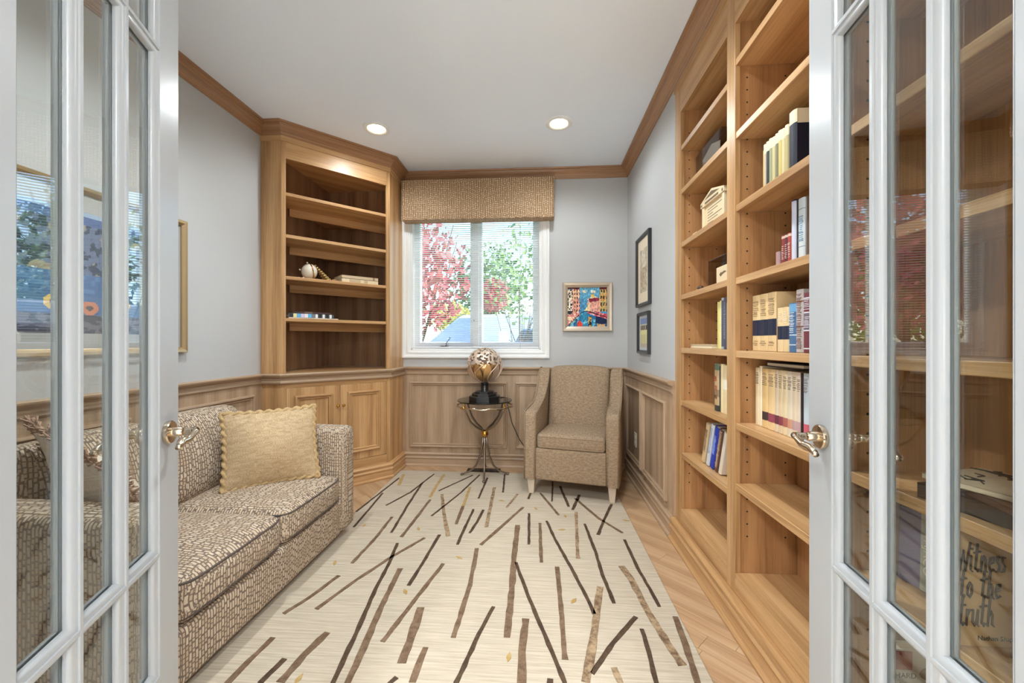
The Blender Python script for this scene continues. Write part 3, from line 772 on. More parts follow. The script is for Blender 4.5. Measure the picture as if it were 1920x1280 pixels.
apart(G(bkF).rbox(hw-.100, .085, .345, .05, puff=(0,.030,.018), k=10), 'backrest')
apart(G().rbox(hw-.094, .30, .118, .015, k=4, c=(0, .295, .25)), 'seat_base')
apart(G().box(-hw+.08, hw-.08, .56, .63, .132, .90, .02, 2), 'back_panel', angle=50)
sc_ = apart(G().rbox(hw-.1005, .265, .056, .028, puff=(0,.006,.020), k=10, c=(0, .262, .418)), 'seat_cushion')
for zz in (.455, .378):
    P = []
    for a in range(44):
        u = a/44*2*math.pi; cu, su = math.cos(u), math.sin(u); e = .12
        P.append(((hw-.104)*math.copysign(abs(cu)**e, cu), .262 + .266*math.copysign(abs(su)**e, su), zz))
    apart(G().tube(P, .0038, 6, closed=True), 'piping', sc_)
for x, y in ((-hw+.055,.045), (hw-.055,.045), (-hw+.055,.58), (hw-.055,.58)):
    g = G(); s1, s2 = .029, .018
    a = [g.v((x+i*s2, y+j*s2, .0146)) for i, j in ((-1,-1),(1,-1),(1,1),(-1,1))]; b = [g.v((x+i*s1, y+j*s1, .14)) for i, j in ((-1,-1),(1,-1),(1,1),(-1,1))]
    g.f(list(reversed(a))); g.f(b)
    for i in range(4): g.f([a[i],a[(i+1)%4],b[(i+1)%4],b[i]])
    g.build('leg', LEGW, ac)

# ================================================================== SIDE TABLE, LAMP, REGISTER
TX, TY, TZ = -.468, 3.405, .657
st = thing('side_table', 'round glass side table on curved branch-like metal legs with brass ball', 'table', (TX, TY, .004))
G().lathe([(.0,TZ-.010),(.232,TZ-.010),(.236,TZ-.006),(.236,TZ-.003),(.233,TZ),(0,TZ)], 56).build('glass_top', TGLASS, st, smooth=True, angle=40)
P = [(.236*math.cos(a), .236*math.sin(a), TZ-.048 + .003*math.sin(9*a)) for a in [i*2*math.pi/80 for i in range(80)]]
G().tube(P, lambda u: .0078 + .0022*math.sin(u*90), 8, closed=True, lobes=2, amp=.18, twist=.7).build('branch_ring', NICKEL, st, smooth=True)
for k in range(4):
    a = R(-84) + k*math.pi/2; c, s_ = math.cos(a), math.sin(a); a2 = a + math.pi/4; c2, s2 = math.cos(a2), math.sin(a2)
    G().tube([(.228*c2,.228*s2,TZ-.050),(.226*c2,.226*s2,TZ-.010)], .007, 8).sphere((.236*c2,.236*s2,TZ-.045), .012, 10, 8).build('glass_support', BRASS, st, smooth=True)
    G().tube([(.232*c2,.232*s2,TZ-.048),(.205*c2,.205*s2,.56),(.165*c2,.165*s2,.49),(.10*c2,.10*s2,.435),(.04*c2,.04*s2,.405),(.012*c2,.012*s2,.385)], lambda u: .0085+.001*math.sin(u*25), 8).build('upper_arm', PEWTER, st, smooth=True)
    G().tube([(.012*c,.012*s_,.35),(.020*c,.020*s_,.27),(.040*c,.040*s_,.17),(.075*c,.075*s_,.09),(.125*c,.125*s_,.042),(.17*c,.17*s_,.026),(.19*c,.19*s_,.018)], lambda u: .0098-.003*u, 8).sphere((.195*c,.195*s_,.021), .016, 10, 8, (1,1,.45)).build('leg', PEWTER, st, smooth=True)
G().sphere((0,0,.366), .033, 20, 14).build('brass_ball', BRASS, st, smooth=True)
lp = thing('globe_lamp', 'pierced metal globe lamp with golden petals on a stepped black base', 'lamp', (TX, TY, TZ+.0042))
def octo(r, z0, z1): return G(Matrix.Rotation(R(22.5),4,'Z')).lathe([(0,z0),(r,z0),(r,z1-.003),(r-.003,z1),(0,z1)], 8)
bs = octo(.138, .0, .036).build('base', BLACK, lp)
for r, z0, z1 in ((.112,.036,.058), (.085,.058,.074)): octo(r, z0, z1).build('base_step', BLACK, lp)
G().lathe([(.036,.074),(.034,.08),(.034,.125),(.040,.132),(.030,.15)], 24).build('neck', BLACK, lp, smooth=True, angle=40)
gz, gr = .298, .150
ROSEM = plain('rose_silver', (224,200,180), .42, .6); GOLDP = plain('gold_petal', (224,180,124), .3, .8)
bm = bmesh.new(); bmesh.ops.create_icosphere(bm, subdivisions=5, radius=gr)
rr = random.Random(11)
bmesh.ops.delete(bm, geom=[v for v in bm.verts if v.co.z < gr*.04], context='VERTS')
pk = [v for v in bm.verts if rr.random() < .2]
bmesh.ops.delete(bm, geom=pk, context='VERTS')
g = G(Matrix.Translation((0,0,gz))); mp_ = {v: None for v in bm.verts}
vo = {v: g.v(v.co*(1+rr.uniform(-.012,.02))) for v in bm.verts}; vi = {v: g.v(v.co*.955) for v in bm.verts}
for f in bm.faces:
    g.f([vo[v] for v in f.verts]); g.f([vi[v] for v in reversed(f.verts)])
for e in bm.edges:
    if len(e.link_faces) == 1:
        a, b = e.verts; g.f([vo[a], vo[b], vi[b], vi[a]])
bm.free()
g.build('pierced_dome', ROSEM, lp, smooth=True, angle=50)
G(Matrix.Translation((0,0,gz))).lathe([(.03,-.118),(.085,-.085),(.118,-.03),(.122,.012),(.119,.012),(.114,-.03),(.08,-.08),(.03,-.11)], 32).build('inner_bowl', GOLDP, lp, smooth=True)
for k in range(10):
    a0 = k*2*math.pi/10; g = G(Matrix.Translation((0,0,gz))); A = []; Bq = []
    for i in range(9):
        ph = -1.18 + 1.24*i/8; hwid = .235*math.sin(math.pi*(i+.6)/9.2)**.7
        for lst, sg in ((A,-1),(Bq,1)):
            th_ = a0 + sg*hwid/max(.45, math.cos(ph)); lst.append((gr*math.cos(ph)*math.cos(th_), gr*math.cos(ph)*math.sin(th_), gr*math.sin(ph)))
    va = [g.v(p) for p in A]; vb = [g.v(p) for p in Bq]; wa = [g.v(Vector(p)*.965) for p in A]; wb_ = [g.v(Vector(p)*.965) for p in Bq]
    for i in range(8):
        g.f([va[i],vb[i],vb[i+1],va[i+1]]); g.f([wa[i+1],wb_[i+1],wb_[i],wa[i]]); g.f([va[i+1],wa[i+1],wa[i],va[i]]); g.f([vb[i],wb_[i],wb_[i+1],vb[i+1]])
    g.f([va[0],wa[0],wb_[0],vb[0]]); g.f([vb[8],wb_[8],wa[8],va[8]])
    g.build('petal', GOLDP if k % 3 else ROSEM, lp, smooth=True, angle=40)
for k in range(7):
    a0 = k*2*math.pi/7+.2
    P = [((gr+.004)*math.cos(ph)*math.cos(a0+.5*math.sin(ph*2.2)), (gr+.004)*math.cos(ph)*math.sin(a0+.5*math.sin(ph*2.2)), gz+(gr+.004)*math.sin(ph)) for ph in [-1.25+1.35*i/12 for i in range(13)]]
    G().tube(P, .0042, 6).build('vine', ROSEM, lp, smooth=True)
G().tube([(.10,.09,.006),(.16,.16,.0),(.19,.225,-.12),(.22,.235,-.25),(.29,.235,-.40),(.36,.235,-.50),(.50,.235,-.58),(.62,.235,-.60)], .0035, 6).build('power_cord', DARK, lp, smooth=True)
rg = thing('floor_register', 'dark bronze floor heating register under the side table', 'vent', (-.50, 3.555, 0))
G().box(-.15,.15,-.055,.055,0,.004,.002).build('plate', BRONZE, rg)
for k in range(15):
    G(Matrix.Translation((-.126+.018*k,0,.004)) @ Matrix.Rotation(R(18),4,'Z')).box(-.004,.004,-.038,.038,-.001,.005,.001).build('louvre', BLACK, rg)

# ================================================================== PICTURES
PAINT = vcol('painted_canvas'); PRINT = vcol('printed_paper', .5)
def picture_sheet(F, w, h, nx, ny, fn, name, m, parent):
    g = G(F); V = [[g.v((-w/2+w*i/nx, -h/2+h*j/ny, 0)) for i in range(nx+1)] for j in range(ny+1)]
    B = [[g.v((-w/2+w*i, -h/2+h*j, -.003)) for i in range(2)] for j in range(2)]
    cols = []
    for j in range(ny):
        for i in range(nx):
            g.f([V[j][i], V[j][i+1], V[j+1][i+1], V[j+1][i]]); cols.append(lin(fn((i+.5)/nx, 1-(j+.5)/ny)))
    o = g.build(name, m, parent, world=True, weld=False)
    at = o.data.color_attributes.new('Col', 'FLOAT_COLOR', 'CORNER')
    for p in o.data.polygons:
        c = cols[p.index] if p.index < len(cols) else (.5,.5,.5)
        for li in p.loop_indices: at.data[li].color = (*c, 1)
    return o
def nz(x, y, s=1): return noise.noise(Vector((x*s, y*s, 3.7)))
def hsh(*a):
    return random.Random(hash(tuple(int(x) for x in a))).random()
def mixc(a, b, t): return tuple(a[i]+(b[i]-a[i])*t for i in range(3))
def venice(u, v):          # canal between tall houses under a blue sky (v downwards)
    j = .018*nz(u, v, 9); u2, v2 = u+j, v+.02*nz(v, u, 8)
    c = mixc((110,176,206), (70,140,188), v2*1.4)
    if (abs(v2-.11) < .03 and (abs(u2-.42) < .06 or abs(u2-.65) < .06)): c = (246,236,206)
    if .5+.02*math.sin(v*40) < u2 < .82 and v2 > .22+abs(u2-.66)*.5 and v2 < .7: c = (242,226,190) if v2 < .31 else (232,168,150)
    if .6 < u2 < .68 and .17 < v2 < .27: c = (224,196,110)
    if .54 < u2 < .8 and .28 < v2 < .35-.1*(u2-.54)+.03: c = (142,40,62)
    if .4 < u2 < .56 and v2 > .62-(u2-.4)*1.6 and v2 < .62: c = (244,222,170)
    if u2 < .14 and v2 > .06: c = (232,214,190) if hsh(int(u2*26), int(v2*30)) > .45 else (44,36,48)
    if .13 < u2 < .31 and v2 > .05 and v2 < .74: 
        c = (240,180,150) if v2 < .3 else (230,142,140)
        if hsh(int(u2*60), 2) > .7: c = (250,206,150)
        a, b = (u2-.15)*16, v2*9.5
        if a % 1 > .35 and a % 1 < .8 and b % 1 > .35 and b % 1 < .85: c = (70,30,44)
    if u2 > .81 and v2 < .62:
        c = (206,178,112) if hsh(int(v2*40), int(u2*20)) > .2 else (226,150,80)
        a, b = (u2-.81)*14, v2*6
        if a % 1 > .3 and a % 1 < .75 and b % 1 > .35 and b % 1 < .85: c = (38,40,36)
    if v2 < .05 and (u2 < .3 or u2 > .8): c = (96,28,34)
    lim = .60 + max(0, .42-u2)*.9 + max(0, u2-.5)*.35
    if v2 > lim:
        c = mixc((52,140,178), (24,84,132), min(1, abs(u2-.45)*3)); 
        if nz(u, v, 14) > .25: c = (110,186,206)
        if u2 > .72 and v2 < .92: c = (22,36,74)
    if v2 > .62 and u2 > .5 and lim-.08 < v2 < lim+.05: c = (206,70,84) if hsh(int(u*22), int(v*30)) > .4 else (240,180,180)
    if u2 < .42 and .68 < v2 < lim+.02: c = (226,130,128) if hsh(int(u*24), int(v*24)) > .4 else (250,214,180)
    if .25 < u2 < .38 and v2 > .84+abs(u2-.31): c = (206,64,52)
    if .53 < u2 < .61 and v2 > .74: c = (214,170,90) if hsh(int(u*40), int(v*26)) > .4 else (30,24,34)
    if .74 < u2 < .95 and v2 > .93: c = (222,176,120)
    if abs(v2-lim) < .012: c = (24,28,44)
    k_ = 1 + .38*nz(u*1.4, v, 26); return tuple(max(0, min(255, x*k_)) for x in c)
def streets(u, v):
    if not (.2 < u < .8 and .17 < v < .83): return (232,214,188)
    c = (182,160,134) if nz(u, v, 13) > 0 else (206,190,164)
    if v < .45 and abs(u-.5) < .14+.1*nz(u, v, 6): c = (224,212,190)
    if nz(u*1.6, v, 34) > .28: c = (134,112,92)
    return c
def figures(u, v):
    if not (.1 < u < .9 and .08 < v < .92): return (196,196,200)
    c = (120,136,176) if v < .25 else (200,190,170)
    for k in range(4):
        x = .22+.18*k
        if abs(u-x) < .06 and .28 < v < .8: c = (236,224,150) if v > .42 else (70,50,44)
        if abs(u-x) < .015 and v > .55: c = (90,80,70)
    return c
def quilt(u, v):
    if not (.10 < u < .90 and .12 < v < .90): return (170,166,160)
    c = (40,50,86)
    if v < .2: c = (60,86,140) if v > .15 else (150,170,196)
    elif v < .52:
        w1 = nz(u, v, 11); c = (150,136,120) if w1 > .22 else ((30,38,70) if nz(u, v, 31) > -.05 else (92,104,136))
    elif v < .66: c = (58,96,150) if hsh(int(u*40), int(v*36)) > .3 else (80,120,170)
    elif v < .78:
        c = (70,104,152)
        for cx_, cy_, cc in ((.25,.71,(222,180,90)),(.42,.735,(206,120,80)),(.6,.70,(222,180,90)),(.76,.73,(200,110,90))):
            if math.hypot(u-cx_, (v-cy_)) < .045: c = cc
            if math.hypot(u-cx_, (v-cy_)) < .018: c = (80,60,60)
    else: c = (56,46,58) if nz(u, v*2, 22) > -.1 else (104,96,106)
    return c
def framed(name, label, o, x, w, h, fw, fd, mat, fn, n, art='canvas', mat_board=None):
    F = FR(o, x); t = thing(name, label, 'picture', o)
    pr = [(0,0),(0,fd*.8),(fw*.12,fd),(fw*.55,fd*.92),(fw*.9,fd*.62),(fw,fd*.55),(fw,.004)]
    G(F).ring(-w/2, w/2, -h/2, h/2, pr).build('frame', mat, t, world=True)
    G(F).box(-w/2+.004, w/2-.004, -h/2+.004, h/2-.004, 0, .005).build('backing', DARK, t, world=True)
    picture_sheet(F @ Matrix.Translation((0,0,.0085)), w-2*fw+.004, h-2*fw+.004, n, n, fn, art, PAINT if art == 'canvas' else PRINT, t)
    return t
framed('framed_painting', 'small framed painting of a Venetian canal beside the window', (.437, YB-.001, 1.476), (1,0,0), .445, .445, .045, .030, SILVF, venice, 120)
framed('framed_print', 'larger black-framed sepia street print on the right wall', (XR-.001, 3.085, 1.700), (0,-1,0), .375, .54, .026, .026, BLACKF, streets, 84, 'print')
framed('framed_print', 'smaller black-framed print of figures below the sepia street print', (XR-.001, 3.075, 1.225), (0,-1,0), .315, .315, .026, .026, BLACKF, figures, 60, 'print')
framed('framed_picture', 'large gold-framed blue patterned picture above the sofa behind the door', (XL+.001, 1.715, 1.468), (0,1,0), .84, .742, .030, .028, GOLDF, quilt, 150, 'print')

# ================================================================== BOOKS
def text(body, size, F, m, parent, name='lettering', depth=.0004, shear=0, world=True, width=None):
    cu = bpy.data.curves.new('txt', 'FONT'); cu.body = body; cu.size = size; cu.extrude = depth; cu.shear = shear; cu.align_x = 'CENTER'; cu.align_y = 'CENTER'; cu.resolution_u = 3
    o = bpy.data.objects.new('txt', cu); COL.objects.link(o)
    bpy.context.view_layer.update()
    me = o.evaluated_get(bpy.context.evaluated_depsgraph_get()).to_mesh()
    g = G(F); vs_ = [g.v(v.co) for v in me.vertices]
    for p in me.polygons: g.f([vs_[i] for i in p.vertices])
    bpy.data.objects.remove(o); bpy.data.curves.remove(cu)
    return g.build(name, m, parent, world=world, weld=False)
_bm = {}
def cm(c, rough=.5):
    if c not in _bm: _bm[c] = plain('cover_%d_%d_%d' % c, c, rough)
    return _bm[c]
def book(label, x, y0, y1, z, h, depth, col, bands=(), lean=0, pages=None, group=None, marks=None, mc=(60,50,40), name='book', top=None):
    """upright book: spine faces -x at x, thickness y0..y1, standing on z"""
    th = y1-y0; yc = (y0+y1)/2
    t = thing(name, label, 'book', (x, yc, z), rot=(R(lean), 0, 0), group=group)
    hy = th/2; r = min(.006, hy*.7); bt = min(.0025, hy*.3)
    arc = [(r*(1-math.cos(a)) , -hy + r*(1-math.sin(a))) for a in (0, R(30), R(60), R(90))]
    # spine outline (rounded), drawn as a C-shaped cover
    out = [(depth, -hy), (r, -hy), (r*.35, -hy*.80), (0, -hy*.45), (0, hy*.45), (r*.35, hy*.80), (r, hy), (depth, hy)]
    inn = [(depth, hy-bt), (r+bt, hy-bt), (bt*1.6, hy*.4), (bt*1.6, -hy*.4), (r+bt, -hy+bt), (depth, -hy+bt)]
    G().prism(out+inn, 0, h, .0006, 1).build('cover', cm(col), t, smooth=False)
    G().box(bt*1.8, depth-.003, -hy+bt, hy-bt, .003, h-.004).build('pages', cm(pages) if pages else PAPER, t)
    for a, b, c in bands:
        o2 = [(r, -hy-.0004), (r*.35, -hy*.80-.0004), (-.0005, -hy*.45), (-.0005, hy*.45), (r*.35, hy*.80+.0004), (r, hy+.0004), (r+.0004, hy-.001), (.002, hy*.4), (.002, -hy*.4), (r+.0004, -hy+.001)]
        G().prism(o2, a*h, b*h).build('spine_label', cm(c), t)
    if marks:
        g = G(); rr = random.Random(int(x*1e4+y0*1e5))
        for a, b in marks:
            zz = a*h
            while zz < b*h:
                ln = rr.uniform(.25,.42)*th
                g.box(-.0009, .001, -ln, ln*rr.uniform(.4,1), zz, zz+.0022); zz += rr.uniform(.004,.008)
        g.build('spine_print', cm(mc), t)['kind'] = 'stuff'
    return t
CR = (232,214,178)
# --- middle bay, upper shelf: cream-capped volumes
X0 = .842; ZC = 1.717
book('thin dark upright book at the far end of the cream-capped volumes', X0+.02, 1.588, 1.600, ZC, .165, .13, (48,34,30))
book('amber book beside the thin dark book on the upper middle shelf', X0+.01, 1.562, 1.587, ZC, .168, .14, (226,178,100))
lowc = [(188,176,150),(40,42,36),(150,150,116),(196,182,130),(120,116,84),(196,176,104),(206,190,140),(176,160,110)]
yy = 1.561
for i in range(8):
    th = (.016,.019,.018,.020,.017,.021,.018,.020)[i]
    book('cream-capped volume with %s lower spine on the upper middle shelf' % ('pale stone','charcoal','grey-green','straw','moss','mustard','light sand','khaki')[i], X0, yy-th+.0006, yy, ZC, .178+.002*(i % 3), .15, lowc[i], bands=((.80,1.0,CR),), group='cream-capped volumes')
    yy -= th
t = book('large black volume with cream top at the near end of the upper shelf', X0-.004, 1.366, 1.404, ZC, .205, .17, (20,24,40), bands=((.79,1.0,CR),))
G().box(.007,.168,-.0198,.0198,.158,.2055).build('cream_band', cm(CR), t)
g = G()
for zz, a, b in ((.145,.05,.13),(.132,.075,.12),(.115,.06,.11),(.108,.07,.105)): g.box(a,b,-.0202,-.018,zz,zz+.003)
g.build('cover_print', cm((210,206,196)), t)['kind'] = 'stuff'
# --- middle bay, red volumes shelf
ZD = 1.420
book('short dusty pink booklet standing on the shelf of red volumes', .885, 1.540, 1.562, ZD, .072, .09, (176,140,140))
yy = 1.525
for i, c in enumerate(((140,50,46),(96,40,52),(170,70,56))):
    book('small red-spined volume, %s of the three' % ('farthest','middle','nearest')[i], .885, yy-.0175, yy, ZD, .124, .10, c, bands=((.05,.12,(220,190,170)),(.9,.97,(220,190,170))), group='small red volumes', marks=((.3,.7),), mc=(226,206,190))
    yy -= .018
book('tall thin navy and white book beside the small red volumes', .885, 1.446, 1.468, ZD, .232, .14, (40,40,66), bands=((.0,.98,(206,206,222)),))
book('slim black book between the navy book and the marbled book', .89, 1.434, 1.445, ZD, .228, .14, (40,32,30))
book('tall marbled pale blue and white book near the door edge', .885, 1.400, 1.432, ZD, .224, .14, (206,214,216), bands=((.26,.27,(120,140,160)),(.83,.84,(120,140,160))), marks=((.35,.75),), mc=(110,150,180))
book('tall brown book nearest the door on the red volumes shelf', .89, 1.365, 1.398, ZD, .222, .14, (92,62,44))
# --- middle bay, tan law volumes
ZE = 1.122; TAN = (222,190,140); NV = (26,32,56)
for i in range(3):
    y1 = 1.652-.0525*i
    book('tall tan volume with navy label, %s of the three' % ('farthest','middle','nearest')[i], .846, y1-.052, y1, ZE, .216, .17, TAN, bands=((.27,.55,NV),), group='tall tan volumes', marks=((.10,.18),(.62,.9)), mc=(150,120,84))
for i in range(2):
    y1 = 1.477-.032*i
    book('shorter tan volume with navy label, %s of the pair' % ('far one','near one')[i], .842, y1-.0315, y1, ZE, .154, .14, (226,196,148), bands=((.28,.58,NV),), group='shorter tan volumes', marks=((.65,.9),), mc=(240,226,200))
book('small steel blue book next to the shorter tan volumes', .842, 1.376, 1.411, ZE, .164, .13, (74,108,148), bands=((.14,.16,(206,214,220)),(.34,.36,(206,214,220)),(.82,.98,(110,160,200))), marks=((.4,.8),), mc=(220,226,232))
book('tall white and brown book with dense spine print', .842, 1.340, 1.374, ZE, .205, .15, (190,178,172), bands=((.80,.82,(120,70,50)),(.40,.42,(120,70,60))), marks=((.06,.95),), mc=(120,80,74))
book('maroon leather volume with silver spine bands by the door', .842, 1.300, 1.338, ZE, .190, .15, (112,50,58), bands=((.06,.08,(220,220,226)),(.36,.38,(220,220,226)),(.66,.68,(220,220,226)),(.9,.92,(220,220,226)),(.38,.66,(110,96,110))), marks=((.42,.62),(.72,.88)), mc=(214,206,210))
# --- middle bay, cream encyclopedia row
ZF = .826; yy = 1.671
F_TH = [.031,.016,.040,.045,.024,.026,.026,.027,.026,.020,.012,.028]
F_C = [(232,210,172),(236,220,188),(226,190,132),(230,198,146),(216,196,166),(220,196,160),(226,206,166),(222,208,184),(226,206,176),(228,210,190),(40,22,26),(196,206,212)]
F_B = [None,None,(70,50,50),(150,70,84),(110,50,64),(140,66,76),(178,104,88),(206,150,124),(190,160,160),(200,160,160),None,(206,96,110)]
F_N = ['outermost ivory','thin taller ivory','honey with dark label','wide honey with rose label','pale grey-tan with plum label','pale tan with crimson label','cream with brick label','light cream with apricot label','off-white with mauve label','narrow off-white with pale pink label','thin black','pale blue with red label']
for i, th in enumerate(F_TH):
    book('%s volume in the long row of cream books' % F_N[i], .868, yy-th+.0006, yy, ZF, .228 if i != 1 else .236, .15, F_C[i],
         bands=((.13,.27,F_B[i]),) if F_B[i] else (), group='cream encyclopedia row', marks=((.72,.92),) if i not in (1,10) else None, mc=(130,110,92))
    yy -= th
t = thing('book', 'dark book lying flat on top of the cream encyclopedia row', 'book', (.94, 1.50, ZF+.2365))
G().box(-.055,.085,-.10,.12,0,.003).box(-.055,.085,-.10,.12,.013,.016).box(.082,.085,-.10,.12,0,.016).build('cover', cm((52,40,40)), t)
G().box(-.052,.080,-.097,.117,.003,.013).build('pages', PAPER, t)
# --- far bay
Z5 = 1.1235
book('pale yellow-green book standing on the middle far shelf', .845, 1.936, 1.962, Z5, .222, .15, (214,206,124))
book('cream yellow book next to the yellow-green book', .845, 1.913, 1.935, Z5, .226, .15, (236,222,160))
book('silver-grey book with dark stripe beside the cream yellow book', .842, 1.889, 1.912, Z5, .236, .15, (176,180,190), bands=((.05,.95,(84,84,104)),))
book('slate book nearest the middle stile on the middle far shelf', .842, 1.866, 1.888, Z5, .236, .15, (76,76,92), marks=((.2,.9),), mc=(150,150,166))
book('yellow book hidden nearest the stile on the middle far shelf', .842, 1.80, 1.864, Z5, .21, .15, (206,180,110))
t = thing('book', 'flat cream book lying at the far end of the middle far shelf', 'book', (.92, 2.17, Z5))
G().box(-.07,.07,-.14,.14,0,.003).box(-.07,.07,-.14,.14,.017,.020).box(.067,.07,-.14,.14,0,.020).build('cover', cm((224,206,166)), t)
G().box(-.067,.066,-.137,.137,.003,.017).build('pages', PAPER, t)
Z6 = .827
t = book('multicoloured picture-spine book with red letter B on the far shelf', .846, 1.950, 1.997, Z6, .226, .16, (188,160,120), bands=((.0,.12,(60,60,50)),(.86,1,(96,110,90)),(.3,.45,(150,120,90))))
RED = cm((170,30,34))
FB = FR((.846-.0012, 1.9735, Z6), (0,-1,0))
text('B', .034, FB @ Matrix.Translation((0,.152,0)), RED, t); text('TI', .030, FB @ Matrix.Translation((0,.108,0)), RED, t); text('N', .030, FB @ Matrix.Translation((0,.065,0)), cm((60,44,36)), t)
book('dark green book squeezed behind the picture-spine book', .85, 1.934, 1.949, Z6, .215, .15, (52,60,54))
book('cream paperback beside the dark green book', .848, 1.908, 1.933, Z6, .226, .15, (232,212,164))
book('second cream paperback nearest the middle stile', .846, 1.872, 1.907, Z6, .222, .15, (226,204,160), bands=((.5,.7,(236,226,206)),))
Z7 = .5305
for i, (y, c, nm, th, hh, mk, mcx) in enumerate(((2.150,(206,178,138),'tan','.', .215,((.3,.85),),(110,80,56)), (2.092,(206,210,216),'grey-white','.', .225,((.3,.9),),(130,150,180)), (2.048,(34,58,168),'royal blue','.', .222,((.35,.8),),(150,170,230)), (1.998,(92,60,48),'brown patterned','.', .22,((.1,.95),),(206,176,150)), (1.952,(222,208,190),'ivory','.', .215,None,None))):
    w_ = (.036,.030,.036,.032,.026)[i]
    book('leaning %s book on the lower far shelf' % nm, .845, y-w_, y, Z7+.0075, hh, .15, c, lean=17, group='leaning books', marks=mk, mc=mcx or (0,0,0))
# --- near bay behind the right door
ZG = .567
t = book('tan hardcover with brush lettering on its cover behind the right door', .803, .830, .856, ZG, .222, .15, (212,172,120))
INK = cm((48,30,20))
LET = {'W':[[(0,1.7),(.25,0),(.5,1.3),(.78,0),(1.1,1.8)]],'i':[[(0,1),(.05,.1),(.25,0)],[(.06,1.35),(.1,1.5)]],'t':[[(.16,1.75),(.1,.15),(.3,0),(.42,.2)],[(-.15,1.15),(.5,1.25)]],'n':[[(0,1),(.02,0)],[(.02,.55),(.25,1),(.4,.8),(.42,.1),(.6,0)]],
 'e':[[(.05,.5),(.4,.6),(.35,.95),(.12,.9),(0,.45),(.15,.02),(.48,.2)]],'s':[[(.36,.92),(.12,.95),(.1,.65),(.36,.4),(.3,.06),(0,.05)]],'o':[[(.25,1),(.02,.7),(.05,.2),(.25,0),(.45,.3),(.42,.8),(.2,1)]],
 'h':[[(.1,1.9),(.03,0)],[(.03,.5),(.25,1),(.4,.75),(.43,.1),(.62,0)]],'r':[[(0,1),(.03,0)],[(.03,.55),(.2,.95),(.4,.95)]],'u':[[(0,1),(.03,.2),(.2,0),(.4,.3),(.46,1)],[(.46,1),(.47,.1),(.62,0)]]}
def script(wd, x, z, s, slant, parent, Fm):
    g = G(Fm)
    for ch in wd:
        if ch == ' ': x += s*.5; continue
        wmax = 0
        for st_ in LET[ch]:
            P = [Vector((x + (a + slant*b)*s*.62, z + b*s, .0016)) for a, b in st_]; wmax = max(wmax, max(a for a, b in st_))
            g.tube(P, .0019, 5)
        x += (wmax+.13)*s*.62
    g.build('lettering', INK, parent, smooth=True)
Fc = FR((0, -.0132, 0), (1,0,0))
script('Witness', .004, .146, .031, .10, t, Fc); script('to the', .010, .095, .030, .10, t, Fc); script('truth', .008, .041, .032, .10, t, Fc)
text('Nathan Shapell', .0125, Fc @ Matrix.Translation((.080,.017,.0006)), INK, t, world=False)
t = thing('book', 'purple-blue book with pale lettering leaning beside the tan hardcover', 'book', (.895, 1.014, ZG+.006), rot=(R(-4), R(5), 0))
G().box(0,.002,-.045,.045,0,.195).box(.018,.020,-.045,.045,0,.195).box(.002,.018,.043,.045,0,.195).build('cover', cm((110,104,132)), t)
G().box(.002,.018,-.043,.043,.003,.192).build('pages', PAPER, t)
G().box(-.0006,.0004,-.045,-.012,0,.195).build('pale_strip', cm((168,170,158)), t)
text('TAJACO', .026, FR((-.0008, -.028, .085), (0,0,-1), (0,-1,0)), cm((226,222,196)), t, world=False)
book('cream spine-out book with handwritten title beside the purple-blue book', .90, .945, .967, ZG, .215, .14, (224,204,166), marks=((.35,.9),), mc=(60,40,30))
t = book('white and red fronted book standing on the bottom board behind the right door', .806, .968, .998, .211, .243, .16, (228,216,198))
Ft = FR((0, -.0152, 0), (1,0,0))
G(Ft).box(.006,.042,.198,.240,-.001,.0008).build('red_panel', cm((168,64,48)), t)
text('HARD', .017, Ft @ Matrix.Translation((.028,.184,.0004)), cm((90,76,64)), t, world=False); text('ASK', .020, Ft @ Matrix.Translation((.028,.160,.0004)), cm((90,76,64)), t, world=False)
G(Ft @ Matrix.Translation((.085,.19,.0))).prism([(.028*math.cos(a),.016*math.sin(a)) for a in [k*.524 for k in range(12)]], 0, .0008).build('oval_emblem', cm((120,80,50)), t)
for i, (z0, hgt, cc, ang, lb, dx) in enumerate(((0,.032,(44,32,28),8,'thick dark book at the bottom of the pile behind the right door',0), (.033,.012,(86,60,50),-14,'brown picture magazine in the middle of the pile behind the right door',.005), (.046,.010,(216,196,166),16,'cream illustrated magazine on top of the pile behind the right door',.01))):
    t = thing('book' if i == 0 else 'magazine', lb, 'book' if i == 0 else 'magazine', (.915+dx, .81, .8225+z0), R(ang))
    b0 = .0025 if i == 0 else .001
    G().box(-.085,.085,-.12,.12,0,b0).box(-.085,.085,-.12,.12,hgt-b0,hgt).box(-.085,-.085+b0,-.12,.12,0,hgt).build('cover', cm(cc), t)
    G().box(-.085+b0,.082,-.117,.117,b0,hgt-b0).build('pages', PAPER, t)
    if i:
        g = G(); rr = random.Random(i)
        for _ in range(14):
            x, y = rr.uniform(-.07,.06), rr.uniform(-.1,.09); g.tube([(x,y,hgt+.0006),(x+.02,y+rr.uniform(-.04,.04),hgt+.0008),(x+rr.uniform(0,.03),y+rr.uniform(0,.05),hgt+.0006)], .0016, 4)
        g.build('cover_print', cm((40,32,30) if i == 2 else (196,160,120)), t)['kind'] = 'stuff'
